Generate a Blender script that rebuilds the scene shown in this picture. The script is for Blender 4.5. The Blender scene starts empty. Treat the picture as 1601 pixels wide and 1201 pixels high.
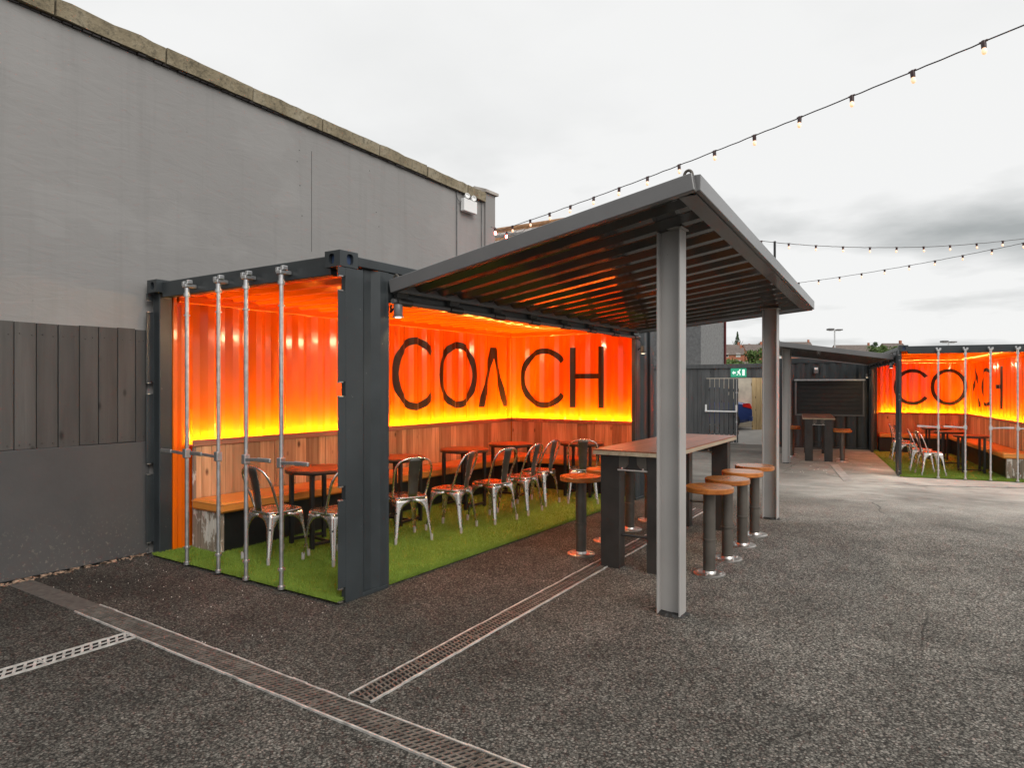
import bpy, bmesh, math, random
from mathutils import Vector, Matrix
import numpy as np
random.seed(7)
R = math.radians
SC = bpy.context.scene
COL = SC.collection

# ------------------------------------------------------------------ camera
TH = 0.58663
cam_d = bpy.data.cameras.new('camera')
cam_d.sensor_width = 36.0
cam_d.lens = 1053.75 / 1601 * 36.0
cam_d.shift_y = 2.3 / 1601
cam_d.clip_start = 0.05
cam_d.clip_end = 2000
cam = bpy.data.objects.new('camera', cam_d)
cam.location = (0, 0, 1.60)
cam.rotation_euler = (R(90), 0, TH)
COL.objects.link(cam)
SC.camera = cam

# ------------------------------------------------------------------ world: overcast
SUN_EL, SUN_AZ = 40.0, 114.0          # azimuth clockwise from +Y
world = bpy.data.worlds.new('World')
SC.world = world
world.use_nodes = True
nt = world.node_tree
nt.nodes.clear()
wo = nt.nodes.new('ShaderNodeOutputWorld')
sky = nt.nodes.new('ShaderNodeTexSky')
sky.sky_type = 'NISHITA'
sky.sun_disc = False
sky.sun_elevation = R(SUN_EL)
sky.sun_rotation = R(SUN_AZ)
bg1 = nt.nodes.new('ShaderNodeBackground'); bg1.inputs[1].default_value = 0.08
nt.links.new(sky.outputs[0], bg1.inputs[0])
tc = nt.nodes.new('ShaderNodeTexCoord')
sep = nt.nodes.new('ShaderNodeSeparateXYZ'); nt.links.new(tc.outputs['Generated'], sep.inputs[0])
# flatten direction onto a cloud deck: (x,y)/(z+0.12)
zz = nt.nodes.new('ShaderNodeMath'); zz.operation = 'MAXIMUM'; nt.links.new(sep.outputs[2], zz.inputs[0]); zz.inputs[1].default_value = 0.0
za = nt.nodes.new('ShaderNodeMath'); za.operation = 'ADD'; nt.links.new(zz.outputs[0], za.inputs[0]); za.inputs[1].default_value = 0.10
dx = nt.nodes.new('ShaderNodeMath'); dx.operation = 'DIVIDE'; nt.links.new(sep.outputs[0], dx.inputs[0]); nt.links.new(za.outputs[0], dx.inputs[1])
dy = nt.nodes.new('ShaderNodeMath'); dy.operation = 'DIVIDE'; nt.links.new(sep.outputs[1], dy.inputs[0]); nt.links.new(za.outputs[0], dy.inputs[1])
cmb = nt.nodes.new('ShaderNodeCombineXYZ'); nt.links.new(dx.outputs[0], cmb.inputs[0]); nt.links.new(dy.outputs[0], cmb.inputs[1])
cmb.inputs[2].default_value = 3.7
cn = nt.nodes.new('ShaderNodeTexNoise'); nt.links.new(cmb.outputs[0], cn.inputs['Vector'])
cn.inputs['Scale'].default_value = 0.75; cn.inputs['Detail'].default_value = 6; cn.inputs['Roughness'].default_value = 0.5
cr = nt.nodes.new('ShaderNodeValToRGB')
nt.links.new(cn.outputs[0], cr.inputs[0])
cr.color_ramp.elements[0].position = 0.30; cr.color_ramp.elements[0].color = (0.30, 0.315, 0.315, 1)
cr.color_ramp.elements[1].position = 0.52; cr.color_ramp.elements[1].color = (0.675, 0.677, 0.672, 1)
# cloud undersides read darker low in the sky, all round; higher up the overcast is even
em = nt.nodes.new('ShaderNodeMapRange'); nt.links.new(sep.outputs[2], em.inputs[0]); em.interpolation_type = 'SMOOTHSTEP'
em.inputs[1].default_value = 0.20; em.inputs[2].default_value = 0.40; em.inputs[3].default_value = 1.0; em.inputs[4].default_value = 0.22
cmx = nt.nodes.new('ShaderNodeMix'); cmx.data_type = 'RGBA'; nt.links.new(em.outputs[0], cmx.inputs[0])
cmx.inputs[6].default_value = (0.675, 0.677, 0.672, 1); nt.links.new(cr.outputs[0], cmx.inputs[7])
bg2 = nt.nodes.new('ShaderNodeBackground'); nt.links.new(cmx.outputs[2], bg2.inputs[0]); bg2.inputs[1].default_value = 1.0
mx = nt.nodes.new('ShaderNodeMixShader'); mx.inputs[0].default_value = 0.97
nt.links.new(bg1.outputs[0], mx.inputs[1]); nt.links.new(bg2.outputs[0], mx.inputs[2])
nt.links.new(mx.outputs[0], wo.inputs[0])

sun_d = bpy.data.lights.new('sun', 'SUN')
sun_d.energy = 1.5
sun_d.angle = R(40)
sun_d.color = (1.0, 0.965, 0.92)
sun = bpy.data.objects.new('sun', sun_d)
_d = Vector((math.sin(R(SUN_AZ)) * math.cos(R(SUN_EL)), math.cos(R(SUN_AZ)) * math.cos(R(SUN_EL)), math.sin(R(SUN_EL))))
sun.rotation_euler = (-_d).to_track_quat('-Z', 'Y').to_euler()
COL.objects.link(sun)

SC.view_settings.view_transform = 'Standard'
SC.view_settings.look = 'None'
SC.view_settings.exposure = 0.45
SC.view_settings.gamma = 1.0
SC.view_settings.use_curve_mapping = False
SC.render.engine = 'CYCLES'
SC.cycles.use_denoising = True
SC.cycles.max_bounces = 8
SC.cycles.diffuse_bounces = 5
SC.cycles.glossy_bounces = 4
SC.cycles.sample_clamp_indirect = 6.0
SC.cycles.caustics_reflective = False
SC.cycles.caustics_refractive = False

# ------------------------------------------------------------------ helpers
def tag(o, label=None, cat=None, group=None, kind=None):
    if label: o['label'] = label
    if cat: o['category'] = cat
    if group: o['group'] = group
    if kind: o['kind'] = kind
    return o

def empty(name, loc=(0, 0, 0), rz=0.0, label=None, cat=None, group=None):
    o = bpy.data.objects.new(name, None)
    o.empty_display_size = 0.1
    o.location = loc; o.rotation_euler = (0, 0, rz)
    COL.objects.link(o)
    return tag(o, label, cat, group)

def copy_tree(o, parent=None):
    c = o.copy(); COL.objects.link(c); c.parent = parent
    for ch in list(o.children):
        copy_tree(ch, c)
    return c

class MB:
    def __init__(s): s.v = []; s.f = []; s.sm = []
    def add(s, vs, fs, smooth=False):
        b = len(s.v); s.v += [tuple(p) for p in vs]
        for f in fs: s.f.append(tuple(i + b for i in f)); s.sm.append(smooth)
        return s
    def box(s, a, b, ch=0.0, M=None):
        x0, x1 = sorted((a[0], b[0])); y0, y1 = sorted((a[1], b[1])); z0, z1 = sorted((a[2], b[2]))
        c = min(ch, (x1-x0)*.45, (y1-y0)*.45, (z1-z0)*.45)
        if c <= 0:
            vs = [(x, y, z) for x in (x0, x1) for y in (y0, y1) for z in (z0, z1)]
            fs = [(0, 1, 3, 2), (4, 6, 7, 5), (0, 4, 5, 1), (2, 3, 7, 6), (0, 2, 6, 4), (1, 5, 7, 3)]
        else:
            vs = []; idx = {}
            X = (x0, x1); Y = (y0, y1); Z = (z0, z1)
            for i in (0, 1):
                for j in (0, 1):
                    for k in (0, 1):
                        sx, sy, sz = (c if i == 0 else -c), (c if j == 0 else -c), (c if k == 0 else -c)
                        idx[i, j, k, 0] = len(vs); vs.append((X[i], Y[j]+sy, Z[k]+sz))
                        idx[i, j, k, 1] = len(vs); vs.append((X[i]+sx, Y[j], Z[k]+sz))
                        idx[i, j, k, 2] = len(vs); vs.append((X[i]+sx, Y[j]+sy, Z[k]))
            fs = []
            q = [(0, 0), (1, 0), (1, 1), (0, 1)]
            for i in (0, 1):
                fs.append(tuple(idx[i, a_, b_, 0] for a_, b_ in q))
                fs.append(tuple(idx[a_, i, b_, 1] for a_, b_ in q))
                fs.append(tuple(idx[a_, b_, i, 2] for a_, b_ in q))
            for a_ in (0, 1):
                for b_ in (0, 1):
                    fs.append((idx[a_, b_, 0, 0], idx[a_, b_, 1, 0], idx[a_, b_, 1, 1], idx[a_, b_, 0, 1]))
                    fs.append((idx[a_, 0, b_, 0], idx[a_, 1, b_, 0], idx[a_, 1, b_, 2], idx[a_, 0, b_, 2]))
                    fs.append((idx[0, a_, b_, 1], idx[1, a_, b_, 1], idx[1, a_, b_, 2], idx[0, a_, b_, 2]))
                    for k in (0, 1):
                        fs.append((idx[a_, b_, k, 0], idx[a_, b_, k, 1], idx[a_, b_, k, 2]))
        if M is not None: vs = [M @ Vector(p) for p in vs]
        return s.add(vs, fs)
    def bar(s, p0, p1, w, h, up=(0, 0, 1), ch=0.0):
        p0 = Vector(p0); p1 = Vector(p1); d = p1 - p0; L = d.length; d.normalize()
        up = Vector(up); sd = d.cross(up).normalized(); u2 = sd.cross(d).normalized()
        M = Matrix(((d.x, sd.x, u2.x, p0.x), (d.y, sd.y, u2.y, p0.y), (d.z, sd.z, u2.z, p0.z), (0, 0, 0, 1)))
        return s.box((0, -w/2, -h/2), (L, w/2, h/2), ch, M)
    def tube(s, pts, r, n=10, cap=True, closed=False):
        pts = [Vector(p) for p in pts]; k = len(pts)
        rs = r if isinstance(r, (list, tuple)) else [r] * k
        vs = []; up = Vector((0, 0, 1))
        prev = None
        for i, p in enumerate(pts):
            if closed: t = pts[(i+1) % k] - pts[i-1]
            else: t = pts[min(i+1, k-1)] - pts[max(i-1, 0)]
            t.normalize()
            if prev is None:
                a = up if abs(t.z) < .95 else Vector((1, 0, 0))
                nn = t.cross(a).normalized()
            else:
                nn = (prev - t * prev.dot(t))
                nn = nn.normalized() if nn.length > 1e-6 else t.orthogonal().normalized()
            prev = nn; bb = t.cross(nn)
            for j in range(n):
                a = 2*math.pi*j/n
                vs.append(p + (nn*math.cos(a) + bb*math.sin(a)) * rs[i])
        fs = []
        m = k if closed else k-1
        for i in range(m):
            i2 = (i+1) % k
            for j in range(n):
                j2 = (j+1) % n
                fs.append((i*n+j, i*n+j2, i2*n+j2, i2*n+j))
        s.add(vs, fs, True)
        if cap and not closed:
            s.add(vs[:n], [tuple(range(n))[::-1]]); s.add(vs[-n:], [tuple(range(n))])
        return s
    def lathe(s, prof, c=(0, 0, 0), n=24, M=None, smooth=True):
        vs = []
        for r, z in prof:
            for j in range(n):
                a = 2*math.pi*j/n
                vs.append((c[0]+r*math.cos(a), c[1]+r*math.sin(a), c[2]+z))
        if M is not None: vs = [M @ Vector(p) for p in vs]
        fs = []
        for i in range(len(prof)-1):
            for j in range(n):
                j2 = (j+1) % n
                fs.append((i*n+j, i*n+j2, (i+1)*n+j2, (i+1)*n+j))
        s.add(vs, fs, smooth)
        if prof[0][0] > 1e-5: s.add(vs[:n], [tuple(range(n))[::-1]])
        if prof[-1][0] > 1e-5: s.add(vs[-n:], [tuple(range(n))])
        return s
    def prism(s, poly, a, b, fn):
        """poly (p,q) list extruded from a to b; fn(p,q,t)->xyz"""
        n = len(poly)
        vs = [fn(p, q, a) for p, q in poly] + [fn(p, q, b) for p, q in poly]
        fs = [tuple(range(n)), tuple(range(2*n-1, n-1, -1))] + [(i, (i+1) % n, n+(i+1) % n, n+i) for i in range(n)]
        return s.add(vs, fs)
    def build(s, name, mat, parent=None, flip=False, recalc=True, sharp=40):
        me = bpy.data.meshes.new(name)
        me.from_pydata(s.v, [], s.f)
        me.polygons.foreach_set('use_smooth', s.sm)
        if recalc:
            bm = bmesh.new(); bm.from_mesh(me)
            bmesh.ops.recalc_face_normals(bm, faces=bm.faces)
            bm.to_mesh(me); bm.free()
        if any(s.sm):
            me.set_sharp_from_angle(angle=R(sharp))
        me.update()
        if mat is not None: me.materials.append(mat)
        o = bpy.data.objects.new(name, me)
        COL.objects.link(o)
        if parent is not None: o.parent = parent
        return o

def catmull(P, n=6, closed=False):
    P = [Vector(p) for p in P]; out = []; k = len(P)
    rng = range(k) if closed else range(k-1)
    for i in rng:
        if closed: a, b, c, d = P[i-1], P[i], P[(i+1) % k], P[(i+2) % k]
        else: a, b, c, d = P[max(i-1, 0)], P[i], P[i+1], P[min(i+2, k-1)]
        for j in range(n):
            t = j/n
            out.append(.5*((2*b)+(-a+c)*t+(2*a-5*b+4*c-d)*t*t+(-a+3*b-3*c+d)*t**3))
    if not closed: out.append(P[-1])
    return out

# ------------------------------------------------------------------ materials
MATS = {}
def nodes(name):
    m = bpy.data.materials.new(name); m.use_nodes = True
    t = m.node_tree; b = t.nodes['Principled BSDF']
    MATS[name] = m
    return m, t, b

def N(t, typ, **kw):
    n = t.nodes.new(typ)
    for k, v in kw.items(): setattr(n, k, v)
    return n

def coords(t, scale=(1, 1, 1), rnd=True, world_space=False):
    if world_space:
        g = N(t, 'ShaderNodeNewGeometry'); src = g.outputs['Position']
    else:
        c = N(t, 'ShaderNodeTexCoord'); src = c.outputs['Object']
    mp = N(t, 'ShaderNodeMapping'); mp.inputs['Scale'].default_value = scale
    t.links.new(src, mp.inputs[0])
    if rnd:
        oi = N(t, 'ShaderNodeObjectInfo')
        ml = N(t, 'ShaderNodeMath', operation='MULTIPLY'); ml.inputs[1].default_value = 37.0
        t.links.new(oi.outputs['Random'], ml.inputs[0])
        cb = N(t, 'ShaderNodeCombineXYZ')
        for i in range(3): t.links.new(ml.outputs[0], cb.inputs[i])
        t.links.new(cb.outputs[0], mp.inputs['Location'])
    return mp.outputs[0]

def ramp(t, fac, stops):
    r = N(t, 'ShaderNodeValToRGB'); t.links.new(fac, r.inputs[0])
    e = r.color_ramp.elements
    while len(e) < len(stops): e.new(0.5)
    for i, (p, c) in enumerate(stops):
        e[i].position = p; e[i].color = (*c, 1) if len(c) == 3 else c
    return r.outputs[0]

def noise(t, vec, scale, detail=5, rough=.55, dist=0):
    n = N(t, 'ShaderNodeTexNoise'); t.links.new(vec, n.inputs['Vector'])
    n.inputs['Scale'].default_value = scale; n.inputs['Detail'].default_value = detail
    n.inputs['Roughness'].default_value = rough; n.inputs['Distortion'].default_value = dist
    return n.outputs[0]

def bump(t, b, h, strength, dist=.01, prev=None):
    n = N(t, 'ShaderNodeBump'); n.inputs['Strength'].default_value = strength; n.inputs['Distance'].default_value = dist
    t.links.new(h, n.inputs['Height'])
    if prev is not None: t.links.new(prev, n.inputs['Normal'])
    t.links.new(n.outputs[0], b.inputs['Normal'])
    return n.outputs[0]

def mixc(t, fac, a, b, mode='MIX'):
    m = N(t, 'ShaderNodeMix', data_type='RGBA', blend_type=mode)
    if isinstance(fac, (int, float)): m.inputs[0].default_value = fac
    else: t.links.new(fac, m.inputs[0])
    for i, x in ((6, a), (7, b)):
        if isinstance(x, tuple): m.inputs[i].default_value = (*x, 1)
        else: t.links.new(x, m.inputs[i])
    return m.outputs[2]

def objrand(t):
    return N(t, 'ShaderNodeObjectInfo').outputs['Random']

def paint(name, col, rough=.4, var=.12, scale=3, bumps=.02, metal=0, spec=.5, coat=0, chips=None, rvar=.1):
    m, t, b = nodes(name)
    v = coords(t, world_space=False)
    n = noise(t, v, scale)
    lo = tuple(c*(1-var) for c in col); hi = tuple(min(1, c*(1+var)) for c in col)
    c = ramp(t, n, [(.3, lo), (.7, hi)])
    if chips:
        n3 = noise(t, v, 26, 3, .6)
        f = ramp(t, n3, [(.73, (0, 0, 0)), (.745, (1, 1, 1))])
        c = mixc(t, f, c, chips)
    t.links.new(c, b.inputs['Base Color'])
    n2 = noise(t, v, scale*6, 4)
    rr = N(t, 'ShaderNodeMapRange'); t.links.new(n2, rr.inputs[0])
    rr.inputs[3].default_value = max(.02, rough-rvar); rr.inputs[4].default_value = min(1, rough+rvar)
    t.links.new(rr.outputs[0], b.inputs['Roughness'])
    b.inputs['Metallic'].default_value = metal
    b.inputs['Specular IOR Level'].default_value = spec
    if coat: b.inputs['Coat Weight'].default_value = coat; b.inputs['Coat Roughness'].default_value = .12
    if bumps: bump(t, b, n2, bumps*4, .01)
    return m

def wood(name, stops, axis=2, rough=.55, randv=.35, fine=30, spec=.4, flaky=None):
    m, t, b = nodes(name)
    sc = [fine, fine, fine]; sc[axis] = 1.4
    v = coords(t, tuple(sc))
    n = noise(t, v, 1.0, 8, .62, .6)
    c = ramp(t, n, stops)
    sc2 = [6, 6, 6]; sc2[axis] = 1.0
    n2 = noise(t, coords(t, tuple(sc2)), 1.0, 3)
    c = mixc(t, ramp(t, n2, [(.3, (0, 0, 0)), (.75, (.55, .55, .55))]), c, tuple(x*.45 for x in stops[0][1]))
    # per-plank tone
    rv = N(t, 'ShaderNodeMapRange'); t.links.new(objrand(t), rv.inputs[0])
    rv.inputs[3].default_value = 1-randv; rv.inputs[4].default_value = 1+randv
    hsv = N(t, 'ShaderNodeHueSaturation'); t.links.new(c, hsv.inputs['Color']); t.links.new(rv.outputs[0], hsv.inputs['Value'])
    out = hsv.outputs[0]
    # knots
    vo = N(t, 'ShaderNodeTexVoronoi'); vo.inputs['Scale'].default_value = 1.0
    ks = [5, 5, 5]; ks[axis] = 2.4
    t.links.new(coords(t, tuple(ks)), vo.inputs['Vector'])
    kf = ramp(t, vo.outputs['Distance'], [(.05, (1, 1, 1)), (.12, (0, 0, 0))])
    out = mixc(t, kf, out, tuple(x*.25 for x in stops[0][1]))
    if flaky:
        nf = noise(t, coords(t, (9, 9, 3.5)), 1.0, 6, .7)
        out = mixc(t, ramp(t, nf, [(.52, (0, 0, 0)), (.56, (1, 1, 1))]), out, flaky)
    t.links.new(out, b.inputs['Base Color'])
    b.inputs['Roughness'].default_value = rough
    b.inputs['Specular IOR Level'].default_value = spec
    bump(t, b, n, .25, .006)
    return m

def emis(name, col, strength, base=(.8, .8, .8)):
    m, t, b = nodes(name)
    b.inputs['Base Color'].default_value = (*base, 1)
    b.inputs['Emission Color'].default_value = (*col, 1)
    b.inputs['Emission Strength'].default_value = strength
    return m

def metal(name, col, rough, var=.12, scale=12, bumps=.01, rvar=.08):
    m = paint(name, col, rough, var, scale, bumps, metal=1.0, rvar=rvar)
    return m

M_CHAR = paint('charcoal_container_paint', (.034, .040, .043), .36, .25, 2.2, .02, chips=(.13, .13, .12))
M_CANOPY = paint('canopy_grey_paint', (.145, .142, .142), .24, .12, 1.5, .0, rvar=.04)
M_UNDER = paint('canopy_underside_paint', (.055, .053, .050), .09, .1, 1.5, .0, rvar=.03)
M_POST = paint('post_grey_paint', (.38, .362, .345), .34, .08, 2.0, .004, chips=(.20, .19, .18))
M_ORANGE = paint('orange_wall_paint', (.84, .150, .004), .12, .02, 1.2, .0, rvar=.01, spec=.45)
M_LETTER = paint('dark_letter_paint', (.012, .005, .004), .45, .2, 5, .0, spec=.3)
M_BLUE = paint('old_blue_paint', (.035, .06, .13), .5, .3, 8, .02)
M_GAPRING = paint('dark_gap_ring', (.018, .017, .016), .6, .4, 14, .1)
M_BLACK = paint('black_steel', (.012, .012, .012), .38, .3, 6, .01)
M_STEELDK = paint('raw_dark_steel', (.115, .10, .085), .42, .3, 4, .006, metal=.35)
M_LEGST = paint('blackened_steel', (.034, .029, .026), .36, .35, 4, .006)
M_GALV = metal('galvanised_steel', (.62, .62, .62), .42, .18, 18)
M_CHROME = metal('bright_steel', (.62, .59, .56), .36, .15, 20)
M_CHAIR = metal('brushed_chair_steel', (.68, .645, .60), .27, .04, 3, .0, rvar=.03)
M_SPLAT = metal('shaded_splat_steel', (.20, .195, .18), .42, .15, 10)  # chair steel darkened: shade and dark reflections painted into the splat
M_RUBBER = paint('pale_rubber_foot', (.42, .40, .38), .6, .1, 8, 0)
M_CUSH = paint('tan_leather', (.72, .27, .05), .42, .1, 5, .02)
M_STITCH = paint('leather_piping', (.70, .30, .08), .5, .1, 5, .0)
M_WHITE = paint('white_plastic', (.80, .80, .79), .35, .04, 4, 0)
M_DARK = paint('dark_plastic', (.03, .022, .022), .45, .2, 6, 0)
M_TABLETOP = wood('table_top_wood', [(.25, (.17, .055, .028)), (.6, (.34, .125, .065)), (.85, (.45, .19, .105))], 1, .32, .12, 22, .5)
M_ROUNDTOP = wood('round_top_wood', [(.25, (.075, .032, .018)), (.6, (.15, .065, .038)), (.85, (.22, .10, .06))], 1, .34, .12, 22, .5)
M_PLY = wood('plywood_edge', [(.2, (.42, .32, .21)), (.6, (.62, .52, .38)), (.9, (.75, .66, .52))], 1, .5, .1, 40)
M_SEATWOOD = wood('stool_seat_wood', [(.2, (.30, .085, .018)), (.55, (.56, .185, .04)), (.85, (.64, .27, .075))], 0, .26, .2, 18, .5)
M_BACKWOOD = wood('reclaimed_wood', [(.22, (.33, .165, .075)), (.5, (.60, .37, .20)), (.82, (.76, .54, .34))], 2, .6, .38, 30)
M_RAIL = wood('reclaimed_rail_wood', [(.2, (.22, .09, .05)), (.55, (.42, .20, .12)), (.85, (.56, .31, .19))], 1, .5, .2, 30)
M_WEATH = wood('weathered_flaky_wood', [(.2, (.16, .12, .09)), (.5, (.33, .26, .20)), (.85, (.46, .38, .31))], 2, .8, .25, 26, .2, flaky=(.62, .58, .52))
M_FENCE = wood('grey_painted_planks', [(.2, (.080, .075, .070)), (.5, (.096, .090, .085)), (.85, (.112, .106, .10))], 2, .6, .2, 30, .3)
M_FENCE2 = wood('far_grey_planks', [(.2, (.085, .088, .09)), (.5, (.115, .118, .12)), (.85, (.15, .152, .154))], 2, .6, .2, 20, .3)
M_TIMBER = wood('new_timber', [(.2, (.45, .30, .14)), (.55, (.62, .45, .24)), (.85, (.72, .56, .34))], 2, .6, .1, 18)
M_LED = emis('led_strip_light', (1.0, .56, .09), 260.0)
M_BULB = emis('lit_bulb_glass', (1.0, .44, .17), .85)
M_BULBR = emis('red_lit_bulb_glass', (1.0, .12, .09), 40.0)
M_TUBE = emis('batten_tube', (1.0, .66, .34), 270.0)
M_FIL = emis('warm_lamp_face', (1.0, .80, .55), 4.0)
M_SIGN = emis('green_sign', (.03, .33, .18), .35, (.03, .35, .2))
M_SIGNW = emis('sign_white', (.9, 1, .95), .45)

def render_wall():
    m, t, b = nodes('painted_render')
    v = coords(t, (1, .8, 1), False)
    n1 = noise(t, v, .55, 6, .6)
    c = ramp(t, n1, [(.3, (.240, .231, .223)), (.7, (.272, .263, .254))])
    # trowel streaks
    v2 = coords(t, (1, 1.2, 4.5), False)
    n2 = noise(t, v2, 2.2, 7, .62, 1.2)
    c = mixc(t, ramp(t, n2, [(.25, (.30, .30, .30)), (.45, (0, 0, 0))]), c, (.20, .193, .187))
    vs_ = coords(t, (1, 5.5, .22), False)
    st = noise(t, vs_, 1.6, 6, .65)
    c = mixc(t, ramp(t, st, [(.52, (0, 0, 0)), (.72, (.55, .55, .55))]), c, (.212, .204, .196))
    pt = noise(t, v, 1.1, 3, .5)
    c = mixc(t, ramp(t, pt, [(.56, (0, 0, 0)), (.60, (.35, .35, .35))]), c, (.295, .286, .277))
    v3 = coords(t, (1, 1, 1), False)
    mk = noise(t, coords(t, (1, 2.6, 11), False), 3.0, 4, .6, .5)
    c = mixc(t, ramp(t, mk, [(.70, (0, 0, 0)), (.76, (.7, .7, .7))]), c, (.175, .168, .16))
    mk2 = noise(t, coords(t, (1, 3.1, 12), False), 2.1, 4, .6, .5)
    c = mixc(t, ramp(t, mk2, [(.71, (0, 0, 0)), (.77, (.6, .6, .6))]), c, (.33, .322, .312))
    sp = noise(t, v3, 24, 2, .5)
    c = mixc(t, ramp(t, sp, [(.76, (0, 0, 0)), (.78, (.6, .6, .6))]), c, (.14, .135, .13))
    t.links.new(c, b.inputs['Base Color'])
    b.inputs['Roughness'].default_value = .62
    n3 = noise(t, v3, 60, 5, .7)
    p = bump(t, b, n2, .20, .02)
    bump(t, b, n3, .10, .004, p)
    return m
M_RENDER = render_wall()

def plinth():
    m, t, b = nodes('painted_plinth')
    v = coords(t, (1, 1, 1), False)
    n1 = noise(t, v, 1.2, 6, .6)
    c = ramp(t, n1, [(.3, (.060, .060, .061)), (.7, (.082, .080, .079))])
    sp = noise(t, v, 38, 3, .65)
    z = N(t, 'ShaderNodeSeparateXYZ'); t.links.new(v, z.inputs[0])
    zf = N(t, 'ShaderNodeMapRange'); t.links.new(z.outputs[2], zf.inputs[0])
    zf.inputs[1].default_value = .0; zf.inputs[2].default_value = .55; zf.inputs[3].default_value = 1; zf.inputs[4].default_value = 0
    f1 = ramp(t, sp, [(.60, (0, 0, 0)), (.66, (1, 1, 1))])
    mm = N(t, 'ShaderNodeMath', operation='MULTIPLY'); t.links.new(f1, mm.inputs[0]); t.links.new(zf.outputs[0], mm.inputs[1])
    c = mixc(t, mm.outputs[0], c, (.17, .155, .135))
    t.links.new(c, b.inputs['Base Color']); b.inputs['Roughness'].default_value = .5
    n2 = noise(t, v, 14, 6, .6)
    bump(t, b, n2, .25, .012)
    return m
M_PLINTH = plinth()

def stone():
    m, t, b = nodes('lichen_coping_stone')
    v = coords(t)
    n1 = noise(t, v, 3.0, 7, .65)
    c = ramp(t, n1, [(.25, (.13, .105, .065)), (.5, (.26, .215, .14)), (.8, (.37, .33, .25))])
    n2 = noise(t, v, 22, 5, .7)
    c = mixc(t, ramp(t, n2, [(.50, (0, 0, 0)), (.68, (.8, .8, .8))]), c, (.085, .075, .05))
    t.links.new(c, b.inputs['Base Color']); b.inputs['Roughness'].default_value = .9
    bump(t, b, n2, .8, .02)
    return m
M_STONE = stone()

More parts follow.
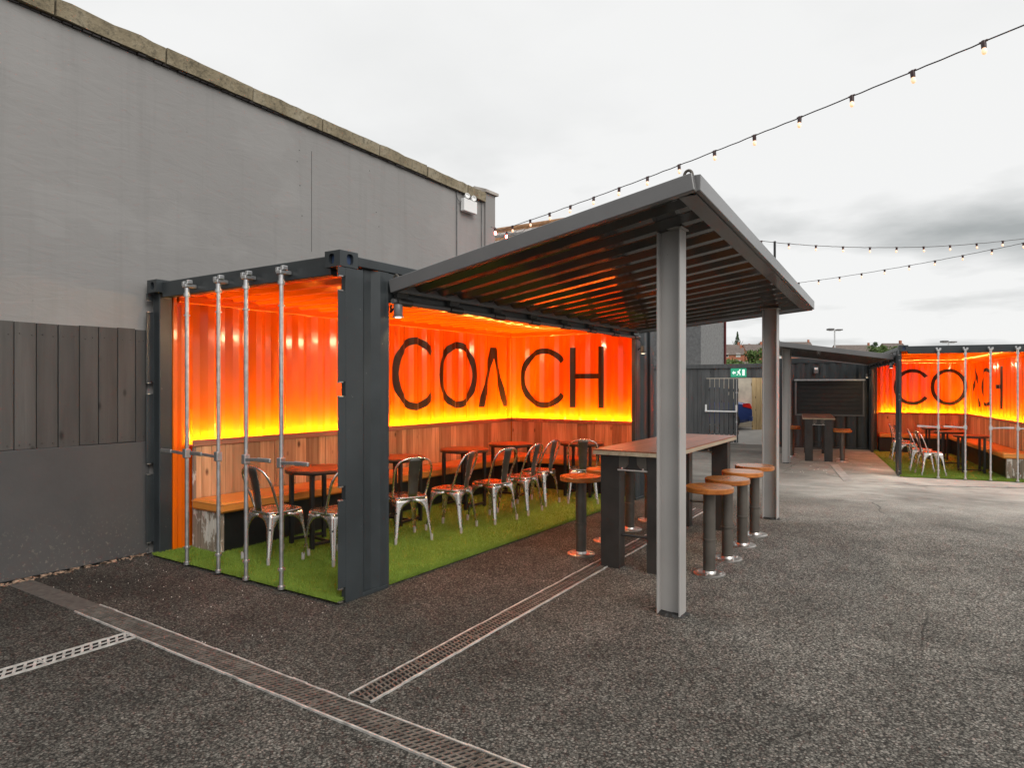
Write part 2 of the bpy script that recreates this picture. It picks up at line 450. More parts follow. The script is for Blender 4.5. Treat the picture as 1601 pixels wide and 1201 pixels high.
def asphalt():
    m, t, b = nodes('asphalt')
    g = N(t, 'ShaderNodeNewGeometry'); P = g.outputs['Position']
    def vor(scale):
        vo = N(t, 'ShaderNodeTexVoronoi'); vo.inputs['Scale'].default_value = scale
        t.links.new(P, vo.inputs['Vector']); return vo
    v1 = vor(88); v2 = vor(190)
    wn = N(t, 'ShaderNodeTexWhiteNoise'); t.links.new(v1.outputs['Color'], wn.inputs[0])
    c1 = ramp(t, wn.outputs[0], [(.0, (.022, .0205, .0185)), (.5, (.064, .0595, .052)), (.85, (.13, .121, .106)), (1.0, (.235, .218, .192))])
    wn2 = N(t, 'ShaderNodeTexWhiteNoise'); t.links.new(v2.outputs['Color'], wn2.inputs[0])
    c2 = ramp(t, wn2.outputs[0], [(.0, (.024, .023, .0215)), (.6, (.076, .0705, .062)), (1.0, (.23, .213, .188))])
    c = mixc(t, .38, c1, c2)
    edge_f = ramp(t, v1.outputs['Distance'], [(.45, (0, 0, 0)), (.75, (.85, .85, .85))])
    c = mixc(t, edge_f, c, (.014, .013, .012))
    big = noise(t, P, .45, 5, .6, .4)
    mid = noise(t, P, 2.6, 6, .62)
    # darker beside the container, paler over the yard beyond, set by position
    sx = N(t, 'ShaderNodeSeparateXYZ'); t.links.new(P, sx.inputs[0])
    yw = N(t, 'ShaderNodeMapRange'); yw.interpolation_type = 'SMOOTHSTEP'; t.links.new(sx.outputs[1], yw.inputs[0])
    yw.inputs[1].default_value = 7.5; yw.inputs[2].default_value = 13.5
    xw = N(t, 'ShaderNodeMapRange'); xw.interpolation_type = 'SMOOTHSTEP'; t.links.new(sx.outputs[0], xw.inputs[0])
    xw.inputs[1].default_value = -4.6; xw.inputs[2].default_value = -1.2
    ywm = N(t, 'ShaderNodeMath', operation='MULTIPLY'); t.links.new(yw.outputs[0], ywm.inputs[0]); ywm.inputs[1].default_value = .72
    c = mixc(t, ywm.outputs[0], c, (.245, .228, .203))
    stn = noise(t, P, 1.15, 7, .68, .8)
    c = mixc(t, ramp(t, stn, [(.60, (0, 0, 0)), (.70, (.55, .55, .55))]), c, (.026, .025, .023))
    vc = N(t, 'ShaderNodeTexVoronoi', feature='DISTANCE_TO_EDGE'); vc.inputs['Scale'].default_value = .42
    wob = N(t, 'ShaderNodeMix', data_type='VECTOR'); wob.inputs[0].default_value = .12
    wn3 = N(t, 'ShaderNodeTexNoise'); wn3.inputs['Scale'].default_value = 2.2; wn3.inputs['Detail'].default_value = 6; t.links.new(P, wn3.inputs['Vector'])
    t.links.new(P, wob.inputs[4]); t.links.new(wn3.outputs['Color'], wob.inputs[5]); t.links.new(wob.outputs[1], vc.inputs['Vector'])
    crk = ramp(t, vc.outputs['Distance'], [(.0008, (.7, .7, .7)), (.0022, (0, 0, 0))])
    msk = ramp(t, noise(t, P, .35, 2), [(.50, (0, 0, 0)), (.58, (1, 1, 1))])
    cm = N(t, 'ShaderNodeMath', operation='MULTIPLY'); t.links.new(crk, cm.inputs[0]); t.links.new(msk, cm.inputs[1])
    c = mixc(t, cm.outputs[0], c, (.012, .012, .011))
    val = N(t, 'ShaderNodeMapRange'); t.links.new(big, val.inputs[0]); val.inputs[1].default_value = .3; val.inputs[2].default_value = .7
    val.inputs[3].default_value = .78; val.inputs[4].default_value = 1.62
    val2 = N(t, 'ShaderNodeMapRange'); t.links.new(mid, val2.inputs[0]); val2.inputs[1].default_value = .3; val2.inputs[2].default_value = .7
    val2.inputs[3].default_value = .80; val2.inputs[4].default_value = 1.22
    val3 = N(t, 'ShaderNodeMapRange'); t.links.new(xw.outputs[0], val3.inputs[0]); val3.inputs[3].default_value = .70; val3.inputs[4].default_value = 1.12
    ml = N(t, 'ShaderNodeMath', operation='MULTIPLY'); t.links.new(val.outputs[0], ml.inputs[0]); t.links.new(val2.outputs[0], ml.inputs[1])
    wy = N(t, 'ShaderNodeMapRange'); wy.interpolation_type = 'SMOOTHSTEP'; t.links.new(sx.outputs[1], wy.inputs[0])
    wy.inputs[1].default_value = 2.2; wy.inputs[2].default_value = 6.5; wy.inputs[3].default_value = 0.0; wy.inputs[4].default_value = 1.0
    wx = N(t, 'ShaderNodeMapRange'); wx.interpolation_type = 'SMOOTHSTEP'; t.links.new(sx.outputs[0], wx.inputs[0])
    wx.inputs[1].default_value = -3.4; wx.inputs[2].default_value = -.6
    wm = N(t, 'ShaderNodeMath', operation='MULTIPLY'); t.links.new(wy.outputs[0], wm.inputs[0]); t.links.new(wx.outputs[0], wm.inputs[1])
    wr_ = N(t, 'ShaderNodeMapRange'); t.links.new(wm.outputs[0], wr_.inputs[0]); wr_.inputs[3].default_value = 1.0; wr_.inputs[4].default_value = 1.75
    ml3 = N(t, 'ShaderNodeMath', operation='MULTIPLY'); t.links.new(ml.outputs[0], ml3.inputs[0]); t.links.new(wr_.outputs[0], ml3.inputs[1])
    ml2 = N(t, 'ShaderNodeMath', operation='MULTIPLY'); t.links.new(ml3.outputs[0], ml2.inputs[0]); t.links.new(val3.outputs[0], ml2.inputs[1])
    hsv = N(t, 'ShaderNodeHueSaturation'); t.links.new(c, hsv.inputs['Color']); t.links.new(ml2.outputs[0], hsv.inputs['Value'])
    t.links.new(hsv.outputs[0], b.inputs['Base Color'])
    b.inputs['Roughness'].default_value = .9; b.inputs['Specular IOR Level'].default_value = .10
    inv = N(t, 'ShaderNodeMath', operation='SUBTRACT'); inv.inputs[0].default_value = 1; t.links.new(v1.outputs['Distance'], inv.inputs[1])
    p = bump(t, b, inv.outputs[0], .18, .004)
    bump(t, b, mid, .12, .02, p)
    return m
M_ASPH = asphalt()

def turf_mat():
    m, t, b = nodes('artificial_turf')
    g = N(t, 'ShaderNodeNewGeometry')
    n1 = noise(t, g.outputs['Position'], 3.5, 4, .6)
    n2 = noise(t, g.outputs['Position'], 160, 2, .6)
    c = ramp(t, n1, [(.3, (.21, .32, .040)), (.7, (.30, .43, .062))])
    c = mixc(t, ramp(t, n2, [(.35, (.75, .75, .75)), (.65, (0, 0, 0))]), c, (.10, .155, .022))
    c = mixc(t, ramp(t, n2, [(.62, (0, 0, 0)), (.75, (.8, .8, .8))]), c, (.42, .52, .14))
    t.links.new(c, b.inputs['Base Color']); b.inputs['Roughness'].default_value = .6
    b.inputs['Specular IOR Level'].default_value = .25
    return m
M_TURF = turf_mat()

def simple(name, col, rough=.7, var=.2, scale=4, spec=.3): return paint(name, col, rough, var, scale, .02, spec=spec)
M_CONC = simple('pale_concrete', (.36, .33, .30), .85, .25, 6)
M_GRATE = paint('worn_drain_metal', (.115, .104, .09), .6, .5, 14, .03, metal=.15)
M_GRATE_L = paint('galvanised_drain_metal', (.50, .48, .45), .5, .35, 16, .02, metal=.25)
M_DRAINPIT = simple('drain_pit', (.012, .011, .01), .9)
M_PEBBLE = simple('pale_grit', (.52, .49, .44), .85, .3, 30)
M_RUBBLE = simple('broken_mortar', (.30, .21, .15), .95, .4, 14)
M_PEBDASH = paint('dark_pebbledash', (.17, .172, .172), .9, .25, 9, .25)
M_SLATE = simple('roof_slate', (.14, .13, .125), .7, .3, 6)
M_RIDGE = simple('ridge_tile', (.30, .16, .08), .8, .3, 6)
M_BEIGE = simple('beige_wall', (.68, .60, .48), .85, .2, 3)
M_CARBLUE = paint('blue_car_paint', (.035, .06, .20), .18, .05, 2, 0, coat=.6)
M_GLASS = paint('dark_glass', (.02, .025, .03), .06, .1, 2, 0)
M_TAIL = paint('red_tail_lamp', (.65, .02, .015), .15, .05, 2, 0)
M_TYRE = simple('tyre_rubber', (.02, .02, .02), .8)
M_BRICK = simple('red_house_brick', (.42, .16, .10), .85, .25, 1.2)
M_CREAM = simple('cream_house_render', (.62, .56, .48), .85, .1, 1.2)
M_HROOF = simple('house_roof_tile', (.16, .13, .115), .85, .25, 1.5)
M_WINDOW = paint('house_window', (.60, .63, .65), .15, .1, 2, 0)
M_LEAF = simple('leaf_green', (.075, .12, .03), .6, .5, 1.5)
M_LEAFDK = simple('leaf_dark_green', (.035, .065, .025), .6, .5, 1.5)
M_BARK = simple('bark', (.10, .075, .055), .9)
M_HILL = simple('hill_grass', (.15, .19, .07), .9, .4, .05)

# ------------------------------------------------------------------ ground
def gz(y):
    t = min(1, max(0, (y-9.5)/5.0)); t = t*t*(3-2*t)
    t2 = min(1, max(0, (y-21.7)/2.2)); t2 = t2*t2*(3-2*t2)
    return -0.2*t+.3*t2

def ground():
    b = MB()
    xs = [-300, -60, -20, -8, -4, 0, 4, 8, 20, 60, 300]
    ys = [-60, -10, 0, 5, 9] + [9.5+.25*i for i in range(21)] + [16, 20, 21.5]+[21.7+.2*i for i in range(12)]+[26, 40, 80, 160, 420]
    vs = [(x, y, gz(y)) for y in ys for x in xs]; n = len(xs)
    fs = [(j*n+i, j*n+i+1, (j+1)*n+i+1, (j+1)*n+i) for j in range(len(ys)-1) for i in range(n-1)]
    b.add(vs, fs, True)
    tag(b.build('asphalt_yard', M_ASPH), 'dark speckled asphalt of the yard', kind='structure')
ground()

# ------------------------------------------------------------------ boundary wall
WX = -6.45
def boundary_wall():
    w = empty('boundary_wall', (WX, 3.0, 0), 0, 'tall grey rendered wall with stone coping behind the left container', 'wall')
    def wtop(y): return 4.735-.0265*y
    b = MB(); b.prism([(-7, 0), (5.885, 0), (5.885, wtop(5.885)-.012), (-7, wtop(-7)-.012)], -.32, 0, lambda p_, q, t_: (t_, p_, q)); b.build('wall_face', M_RENDER, w)
    b = MB(); b.box((.002, -7, 0.015), (.045, .42, 1.07), .004); b.build('plinth', M_PLINTH, w)
    # coping stones with joints and lightly uneven tops
    y = -5.18 - 0.96
    k = 0
    while y < 5.8:
        y1 = min(y+.955, 5.86)
        b = MB(); nseg = 8
        pr = []
        for i in range(nseg+1):
            yy = y+.006+(y1-y-.012)*i/nseg
            pr.append((yy, random.uniform(-.008, .008), random.uniform(-.007, .006), random.uniform(-.006, .006)))
        z0 = wtop(0)+random.uniform(-.005, .005)
        vs = []
        for yy, a, c, d in pr:
            sl_ = -.0265*yy; vs += [(.055+d, yy, z0+sl_), (.062+d, yy, z0+.145+a+sl_), (-.16, yy, z0+.175+c+sl_), (-.36, yy, z0+.15+sl_), (-.36, yy, z0+sl_)]
        fs = []
        for i in range(nseg):
            for j in range(5):
                fs.append((i*5+j, i*5+(j+1) % 5, (i+1)*5+(j+1) % 5, (i+1)*5+j))
        fs += [(0, 1, 2, 3, 4), tuple(nseg*5+j for j in (4, 3, 2, 1, 0))]
        b.add(vs, fs); b.build('coping_stone', M_STONE, w)
        y += .96; k += 1
    # ragged mortar bed under the coping
    b = MB()
    for i in range(150):
        yy = -6+i*.079; b.box((.0, yy, wtop(yy)-.018), (.012+random.random()*.03, yy+.07, wtop(yy)-.004))
    b.build('mortar_bed', M_DARK, w)
    # end pier
    p = MB(); p.box((-.36, 5.89, 0), (.03, 6.16, 4.74), .006); pier = p.build('end_pier', M_RENDER, w)
    c = MB()
    c.prism([(-.42, 4.74), (.07, 4.74), (.07, 4.785), (-.175, 4.87), (-.42, 4.785)], 5.85, 6.2, lambda p_, q, t_: (p_, t_, q))
    c.build('pier_cap', M_CONC, pier)
    # hairline render joint
    j = MB(); j.box((.0, 2.376, 3.2), (.003, 2.381, 4.40)); j.build('render_joint', M_PLINTH, w)
    for yy, zz_ in ((2.2, 4.36), (2.17, 4.22), (2.21, 3.95), (2.24, 3.6), (3.45, 3.9), (3.5, 3.72), (3.33, 4.42)):
        q = MB(); q.lathe([(.007, 0), (.005, .003), (0, .004)], n=8, M=Matrix.Translation((0, yy, zz_)) @ Matrix.Rotation(R(90), 4, 'Y'))
        q.build('filled_screw_hole', M_PLINTH, w)
boundary_wall()

def plank_fence():
    f = empty('plank_fence', (WX, 2.2, 0), 0, 'grey painted vertical planks fixed to the wall left of the container', 'fence')
    ys = [2.328-.163*i for i in range(8, 0, -1)] + [2.328, 2.488, 2.651, 2.817, 2.974, 3.139, 3.30, 3.405]
    for i in range(len(ys)-1):
        a, b_ = ys[i]-2.2+.0035, ys[i+1]-2.2-.0035
        b = MB(); dz = random.uniform(-.006, .006)
        b.box((.004+random.uniform(0, .004), a, 1.075+dz), (.028+random.uniform(0, .006), b_, 2.128+dz*1.2), .003)
        pl = b.build('plank', M_FENCE, f)
        s = MB()
        for zz_ in (2.02, 1.115):
            for t in (.25, .75):
                yy = a+(b_-a)*t+random.uniform(-.008, .008)
                s.lathe([(.0055, 0), (.004, .003), (0, .003)], n=6, M=Matrix.Translation((.034, yy, zz_+random.uniform(-.01, .01))) @ Matrix.Rotation(R(90), 4, 'Y'))
        s.build('screws', M_DARK, pl)
    b = MB(); b.box((.001, -1.3, 1.10), (.0035, 1.2, 2.12)); b.build('backing_board', M_DARK, f)
plank_fence()

def rubble():
    b = MB()
    for i in range(260):
        y = random.uniform(1.0, 3.4); x = WX+.045+abs(random.gauss(0, .022))
        if 2.2 < y < 2.75 and random.random() < .5: x += abs(random.gauss(0, .03))
        s = random.uniform(.006, .028)
        vs = [(x+random.uniform(-s, s), y+random.uniform(-s, s)*1.4, max(-.004, random.uniform(-.3, 1)*s)) for _ in range(6)]
        b.add(vs, [(0, 1, 2), (0, 2, 3), (0, 3, 4), (0, 4, 1), (5, 2, 1), (5, 3, 2), (5, 4, 3), (5, 1, 4)])
    tag(b.build('broken_mortar', M_RUBBLE, recalc=True), 'crumbled mortar and stones along the foot of the wall', 'rubble', kind='stuff')
    b = MB()
    for i in range(330):
        if i < 190: x, y = random.uniform(-6.3, -3.6), random.uniform(2.4, 3.35)
        elif i < 250: x, y = random.uniform(-3.7, -1.0), random.uniform(2.5, 6)
        else: x, y = random.uniform(-2.9, -.9), random.uniform(14.0, 18)
        s = random.choice((.0015, .002, .0025, .003, .005)) * (3.0 if y > 12 else 1)
        z = gz(y)
        vs = [(x-s, y, z), (x, y-s, z), (x+s, y, z), (x, y+s, z), (x, y, z+s*1.2)]
        b.add(vs, [(0, 1, 4), (1, 2, 4), (2, 3, 4), (3, 0, 4)])
    tag(b.build('loose_grit', M_PEBBLE), 'pale grit scattered over the asphalt', 'grit', kind='stuff')
rubble()

# ------------------------------------------------------------------ drains
def drain(name, label, p0, p1, w, rows, mat, edge_mat, pitch=.032, barw=.012):
    p0 = Vector((*p0, gz(p0[1]))); p1 = Vector((*p1, gz(p1[1])))
    d = p1-p0; L = d.length; ang = math.atan2(d.y, d.x)
    r = empty(name, p0, ang, label, 'drain', 'drain channels in the asphalt')
    pit = MB(); pit.box((0, -w/2, .0012), (L, w/2, .0022)); pit.build('drain_pit', M_DRAINPIT, r)
    for s in (-1, 1):
        e = MB(); n = max(2, int(L/.12))
        y = s*w/2
        for i in range(n):
            a, c = L*i/n, L*(i+1)/n
            j = random.uniform(-.0025, .0025)
            e.box((a, y-.005+j, .0), (c, y+.005+j, .010+random.uniform(-.001, .0015)))
        e.build('edge_rail', edge_mat, r)
    sec = .5; k = 0; x = 0
    ri = w/2-.008
    while x < L-.02:
        x1 = min(x+sec-.004, L)
        b = MB()
        zt = .0075
        # long ribs
        for q in range(rows+1):
            yy = -ri+2*ri*q/rows
            b.box((x, yy-.0045, .003), (x1, yy+.0045, zt))
        for q in range(rows):
            ya, yb = -ri+2*ri*q/rows, -ri+2*ri*(q+1)/rows
            m = int((x1-x)/pitch); off = (pitch/2 if q % 2 else 0)
            sl = pitch*.55*(1 if q % 2 else 1)
            for i in range(m+1):
                xa = x+off+i*pitch
                if xa+barw+sl > x1: continue
                vs = [(xa, ya, .003), (xa+barw, ya, .003), (xa+barw+sl, yb, .003), (xa+sl, yb, .003)]
                vs += [(a, c, zt-.0005) for a, c, _ in vs]
                b.add(vs, [(0, 1, 2, 3), (7, 6, 5, 4), (0, 4, 5, 1), (1, 5, 6, 2), (2, 6, 7, 3), (3, 7, 4, 0)])
        b.box((x, -ri, .003), (x+.008, ri, zt-.0002)); b.box((x1-.008, -ri, .003), (x1, ri, zt-.0002))
        b.build('grating', mat, r, recalc=False)
        x += sec; k += 1
    return r
drain('drain_channel', 'long iron drain channel crossing the asphalt in front of the left container', (-5.2, 2.335), (.6, 2.255), .17, 4, M_GRATE, M_GRATE_L, .034, .015)
drain('drain_channel', 'iron drain channel running beside the left container under the high table', (-2.545, 2.428), (-2.78, 8.6), .15, 3, M_GRATE, M_GRATE_L)
drain('drain_channel', 'short bright galvanised drain channel at the lower left by the wall', (-4.41, 2.235), (-4.41, .3), .125, 2, M_GRATE_L, M_GRATE_L, .05, .016)
b = MB(); b.box((-6.35, 2.255, .001), (-5.205, 2.425, .004)); tag(b.build('patched_drain_end', simple('patch_asphalt', (.085, .078, .07), .8, .3, 20)), 'dull patched strip joining the drain to the wall', 'patch')
b = MB(); b.box((0, 0, 0), (2.82, .17, .012), .003)
o = b.build('concrete_strip', M_CONC); o.location = (-2.45, 16.7, -.199); o.rotation_euler = (0, 0, math.atan2(13.96-16.7, .63))
tag(o, 'pale concrete strip in the asphalt before the far high table', 'strip')

# ------------------------------------------------------------------ corrugation
def corr(s, period=.278, depth=.036):
    t = (s / period) % 1.0
    if t < .26: return 0.0
    if t < .50: return depth*(t-.26)/.24
    if t < .76: return depth
    return depth*(1-(t-.76)/.24)
def corr_breaks(a, b, period=.278):
    out = [a]; k = int(a/period)-1
    while k*period < b+period:
        for f in (0, .26, .50, .76):
            s = (k+f)*period
            if a+1e-4 < s < b-1e-4: out.append(s)
        k += 1
    out.append(b)
    return sorted(set(out))
def corr_sheet(a, b, q0, q1, fn, period=.278, depth=.036, thick=.0):
    """fn(s,q,off)->xyz"""
    m = MB(); S = corr_breaks(a, b, period)
    for t in ((0.0,) if not thick else (0.0, thick)):
        vs = []; fs = []
        for s in S:
            o_ = corr(s, period, depth)+t
            vs += [fn(s, q0, o_), fn(s, q1, o_)]
        for i in range(len(S)-1): fs.append((2*i, 2*i+1, 2*i+3, 2*i+2))
        m.add(vs, fs)
    return m

def letter_mesh(intervals, smin, smax, specials, surf):
    """intervals(s)->list of (z0,z1); surf(s,z)->xyz proud of the wall"""
    S = set(corr_breaks(smin, smax)) | set(specials)
    n = 90
    S |= {smin+(smax-smin)*i/n for i in range(n+1)}
    S = sorted(x for x in S if smin-1e-6 <= x <= smax+1e-6)
    m = MB()
    for a, b in zip(S[:-1], S[1:]):
        if b-a < 1e-5: continue
        e = (b-a)*1e-3
        ia, ib = intervals(a+e), intervals(b-e)
        if len(ia) != len(ib):
            ia = ib = intervals((a+b)/2)
        for (p0, p1), (q0, q1) in zip(ia, ib):
            vs = [surf(a, p0), surf(b, q0), surf(b, q1), surf(a, p1)]
            m.add(vs, [(0, 1, 2, 3)])
    return m
def ring_intervals(cs, cz, rs, rz, w, gap=None, sgn=1):
    def f(s):
        x = (s-cs)
        if abs(x) >= rs: return []
        ho = rz*math.sqrt(1-(x/rs)**2)
        hi = (rz-w)*math.sqrt(1-(x/(rs-w))**2) if abs(x) < rs-w else 0
        xs = x*sgn
        if gap and xs > 0:
            lim = gap*xs
            hi = max(hi, lim)
            if hi >= ho: return []
            return [(cz+hi, cz+ho), (cz-ho, cz-hi)]
        if hi <= 0: return [(cz-ho, cz+ho)]
        return [(cz+hi, cz+ho), (cz-ho, cz-hi)]
    return f
def lambda_intervals(s0, s1, sm, z0, z1, w):
    def f(s):
        out = []
        for a, b in ((s0, sm), (s1, sm)):
            # stroke from (a,z0) to (b,z1), horizontal width w
            k = (z1-z0)/(b-a)
            lo = z0+k*(s-a-w/2 if k > 0 else s-a+w/2)
            hi = z0+k*(s-a+w/2 if k > 0 else s-a-w/2)
            lo, hi = max(z0, min(lo, hi)), min(z1, max(lo, hi))
            if hi-lo > 1e-4: out.append((lo, hi))
        if len(out) == 2 and out[0][1] > out[1][0] and out[1][1] > out[0][0]:
            out = [(min(out[0][0], out[1][0]), max(out[0][1], out[1][1]))]
        return out
    return f
def h_intervals(s0, s1, z0, z1, w):
    zc = (z0+z1)/2+.02
    def f(s):
        if s < s0+w or s > s1-w: return [(z0, z1)]
        return [(zc-w*.45, zc+w*.45)]
    return f

# ------------------------------------------------------------------ containers
def plate_hole(m, fn, w, h, cx, cz, rx, rz, depth):
    """rectangular face 0..w x 0..h with an oval recess; fn(p,q,d)->xyz (d inward)"""
    n = 24; outer = []; inner = []
    for i in range(n):
        a = 2*math.pi*(i+.5)/n
        ca, sa = math.cos(a), math.sin(a)
        k = 1e9
        if ca > 0: k = min(k, (w-cx)/ca)
        if ca < 0: k = min(k, -cx/ca)
        if sa > 0: k = min(k, (h-cz)/sa)
        if sa < 0: k = min(k, -cz/sa)
        outer.append((cx+ca*k, cz+sa*k))
        e = (abs(ca/rx)**3+abs(sa/rz)**3)**(-1/3)
        inner.append((cx+ca*e, cz+sa*e))
    vs = [fn(p, q, 0) for p, q in outer]+[fn(p, q, 0) for p, q in inner]+[fn(p, q, depth) for p, q in inner]
    fs = [(i, (i+1) % n, n+(i+1) % n, n+i) for i in range(n)]+[(n+i, n+(i+1) % n, 2*n+(i+1) % n, 2*n+i) for i in range(n)]
    m.add(vs, fs)
    # corner triangles
    cor = [(0, 0), (w, 0), (w, h), (0, h)]
    for c in cor:
        near = sorted(range(n), key=lambda i: (outer[i][0]-c[0])**2+(outer[i][1]-c[1])**2)[:2]
        m.add([fn(*c, 0)]+[fn(*outer[i], 0) for i in near], [(0, 1, 2)])
    return [fn(p, q, depth) for p, q in inner]

def container(root, m, W, L, which):
    """local x = m*u ; open long side at u=0; door end at v=0"""
    def P(u, v, z): return (m*u, v, z)
    H = 2.591
    def bx(b, u0, u1, v0, v1, z0, z1, ch=.004): return b.box(P(u0, v0, z0), P(u1, v1, z1), ch)
    def casting(u0, v0, post, front):
        """u0 outer u, v0 outer v corner"""
        b = MB(); cu, cv, ch = .162, .178, .118
        su = 1 if u0 < W/2 else -1; sv = 1 if v0 < L/2 else -1
        z0 = H-ch
        holes = []
        holes.append(plate_hole(b, lambda p, q, d: P(u0+su*p, v0+sv*d, z0+q), cu, ch, cu*.55, ch*.5, .030, .038, .03))
        holes.append(plate_hole(b, lambda p, q, d: P(u0+su*d, v0+sv*p, z0+q), cv, ch, cv*.56, ch*.5, .032, .040, .03))
        A = [P(u0, v0, z0), P(u0+su*cu, v0, z0), P(u0+su*cu, v0+sv*cv, z0), P(u0, v0+sv*cv, z0)]
        B = [(x, y, H) for x, y, _ in A]
        b.add(A+B, [(0, 1, 2, 3), (4, 7, 6, 5), (1, 5, 6, 2), (2, 6, 7, 3)])
        c = b.build('corner_casting', M_CHAR, post, recalc=False)
        if front:
            hb = MB()
            for hset in holes: hb.add(hset, [tuple(range(len(hset)))])
            hb.build('casting_socket', M_BLUE, post, recalc=False)
    notches = [(0.02, .115), (.76, .86), (1.52, 1.625), (2.295, 2.40)]
    def post(uo, vo, front):
        su = 1 if uo < W/2 else -1
        b = MB()
        if front:
            bx(b, uo+su*.004, uo+su*(.055 if uo < 1 else .105), .062, .185, 0, H-.119, .006)
        else:
            pw, pv = (.055, .10) if uo > 1 else (.13, .20)
            bx(b, uo+su*.004, uo+su*pw, L-.062, L-pv, 0, H-.119, .006)
        p = b.build('corner_post', M_CHAR, root)
        if front:
            s = MB(); z = .0
            zs = [0]+[q for n_ in notches for q in n_]+[H-.122]
            bx(s, uo+su*.0, uo+su*.012, .058, .232, .0, H-.121, .003)
            for i in range(0, len(zs)-1, 2):
                a, c = zs[i], zs[i+1]
                if c-a > .03: bx(s, uo+su*.0005, uo+su*.0115, -.012, .0575, a+.002, c, .003)
            s.build('hinge_plate', M_CHAR, p)
            for n0, n1 in notches:
                for zz_ in (n0, n1):
                    g = MB(); g.box(P(uo-su*.006, -.008, zz_-.006), P(uo+su*.02, .03, zz_+.004), .002); g.build('hinge_lug', M_CHROME, p)
        casting(uo, 0 if front else L, p, front)
        return p
    post(0, 0, True); post(W, 0, True); post(0, L, False); post(W, L, False)
    # front header and rear header
    b = MB(); bx(b, .163, W-.163, .055, .125, 2.425, 2.572, .006); b.build('front_header', M_CHAR, root)
    b = MB(); bx(b, .163, W-.163, L-.12, L-.05, 2.46, 2.572, .006); b.build('rear_header', M_CHAR, root)
    for u0, u1 in ((.004, .064), (W-.064, W-.004)):
        b = MB(); bx(b, u0, u1, .18, L-.18, 2.492, 2.566, .006); b.build('top_side_rail', M_CHAR, root)
    # side header over the opening
    b = MB(); bx(b, .012, .055, .505, L-.73, 2.26, 2.49, .004); b.build('opening_header', M_CHAR, root)
    # roof outer + ceiling
    b = corr_sheet(.13, L-.13, .07, W-.07, lambda s, q, o_: P(q, s, 2.515+o_*.6)); b.build('roof_sheet', M_CHAR, root, recalc=False)
    UI = W-.10 if which == 1 else W-.08
    VI = L-.11
    b = corr_sheet(.13, VI+.03, .057, UI+.03, lambda s, q, o_: P(q, s, 2.462+o_*1.2)); b.build('ceiling_sheet', M_ORANGE, root, recalc=False)
    b = MB(); bx(b, UI-.035, UI+.03, .235, VI, 2.40, 2.508, .008); b.build('ceiling_rail', M_ORANGE, root)
    b = MB(); bx(b, .06, UI-.04, VI-.035, VI+.03, 2.40, 2.508, .008); b.build('ceiling_rail', M_ORANGE, root)
    # inner walls
    wl = corr_sheet(.235, VI+.05, .0, 2.46, lambda s, q, o_: P(UI+o_, s, q)).build('long_wall', M_ORANGE, root, recalc=False)
    we = corr_sheet(.20, UI+.05, .0, 2.46, lambda s, q, o_: P(s, VI+o_, q)).build('end_wall', M_ORANGE, root, recalc=False)
    b = corr_sheet(.185, L-.2, .02, 2.49, lambda s, q, o_: P(W-.045+o_, s, q)); b.build('outer_skin', M_CHAR, root, recalc=False)
    b = corr_sheet(.13, W-.13, .02, 2.49, lambda s, q, o_: P(s, L-.05+o_, q)); b.build('outer_skin', M_CHAR, root, recalc=False)
    b = MB(); bx(b, UI-.045, UI+.03, VI-.045, VI+.03, 0.02, 2.40, .01); b.build('inner_corner_post', M_ORANGE, root)
    b = MB(); bx(b, UI-.012, UI+.06, .19, .235, .02, 2.45, .006); b.build('inner_jamb', M_ORANGE, root)
    # side wall stubs either side of the opening
    for v0, v1 in ((.233, .50), (L-.73, L-.205)):
        b = corr_sheet(v0, v1, .03, 2.49, lambda s, q, o_: P(.006+.036-o_, s, q)); st = b.build('side_stub', M_CHAR, root, recalc=False)
        b2 = MB(); ve = v1 if v0 < 1 else v0
        bx(b2, .003, .06, ve-.012, ve+.012, .02, 2.49, .003); b2.build('stub_edge', M_CHAR, st)
        b3 = MB(); bx(b3, .05, .058, v0+.002, v1-.002, .03, 2.45); b3.build('stub_lining', M_ORANGE, st)
        b4 = MB(); bx(b4, .0, .05, v0, v1, .0, .029); b4.build('bottom_rail', M_CHAR, st)
    # letters
    def sl(s, z): return P(UI+corr(s)-.004, s, z)
    def se(s, z): return P(s, VI+corr(s)-.004, z)
    def let(iv, a, c, sp, sf, par): letter_mesh(iv, a, c, sp, sf).build('letter', M_LETTER, par, recalc=False)
    zc, hz = 1.757, .50
    if which == 1:
        c0 = 3.68; let(ring_intervals(c0, zc+.005, .46, .51, .10, .92, 1), c0-.455, c0+.40, [c0, c0-.36], sl, wl)
        c0 = 4.62; let(ring_intervals(c0, zc, .455, .50, .10), c0-.455, c0+.455, [c0-.355, c0+.355], sl, wl)
        a, c, mid = 5.215, 5.88, 5.545; let(lambda_intervals(a, c, mid, 1.255, 2.215, .12), a-.05, c+.05, [mid], sl, wl)
        # end wall read left to right = decreasing u
        c0 = 1.865; let(ring_intervals(c0, 1.72, .455, .485, .09, .80, -1), c0-.395, c0+.455, [c0, c0+.365], se, we)
        s0, s1 = .80, 1.385; let(h_intervals(s0, s1, 1.25, 2.20, .085), s0, s1, [s0+.085, s1-.085], se, we)
    else:
        c0 = 1.05; let(ring_intervals(c0, zc, .45, .49, .09, .85, 1), c0-.45, c0+.38, [c0, c0-.36], se, we)
        c0 = 1.89; let(ring_intervals(c0, zc, .42, .49, .09), c0-.42, c0+.42, [c0-.33, c0+.33], se, we)
        a, c, mid = 4.95, 5.75, 5.35; let(lambda_intervals(a, c, mid, 1.26, 2.24, .085), a-.05, c+.05, [mid], sl, wl)
        c0 = 4.30; let(ring_intervals(c0, zc, .42, .48, .075, .80, -1), c0-.36, c0+.42, [c0, c0+.345], sl, wl)
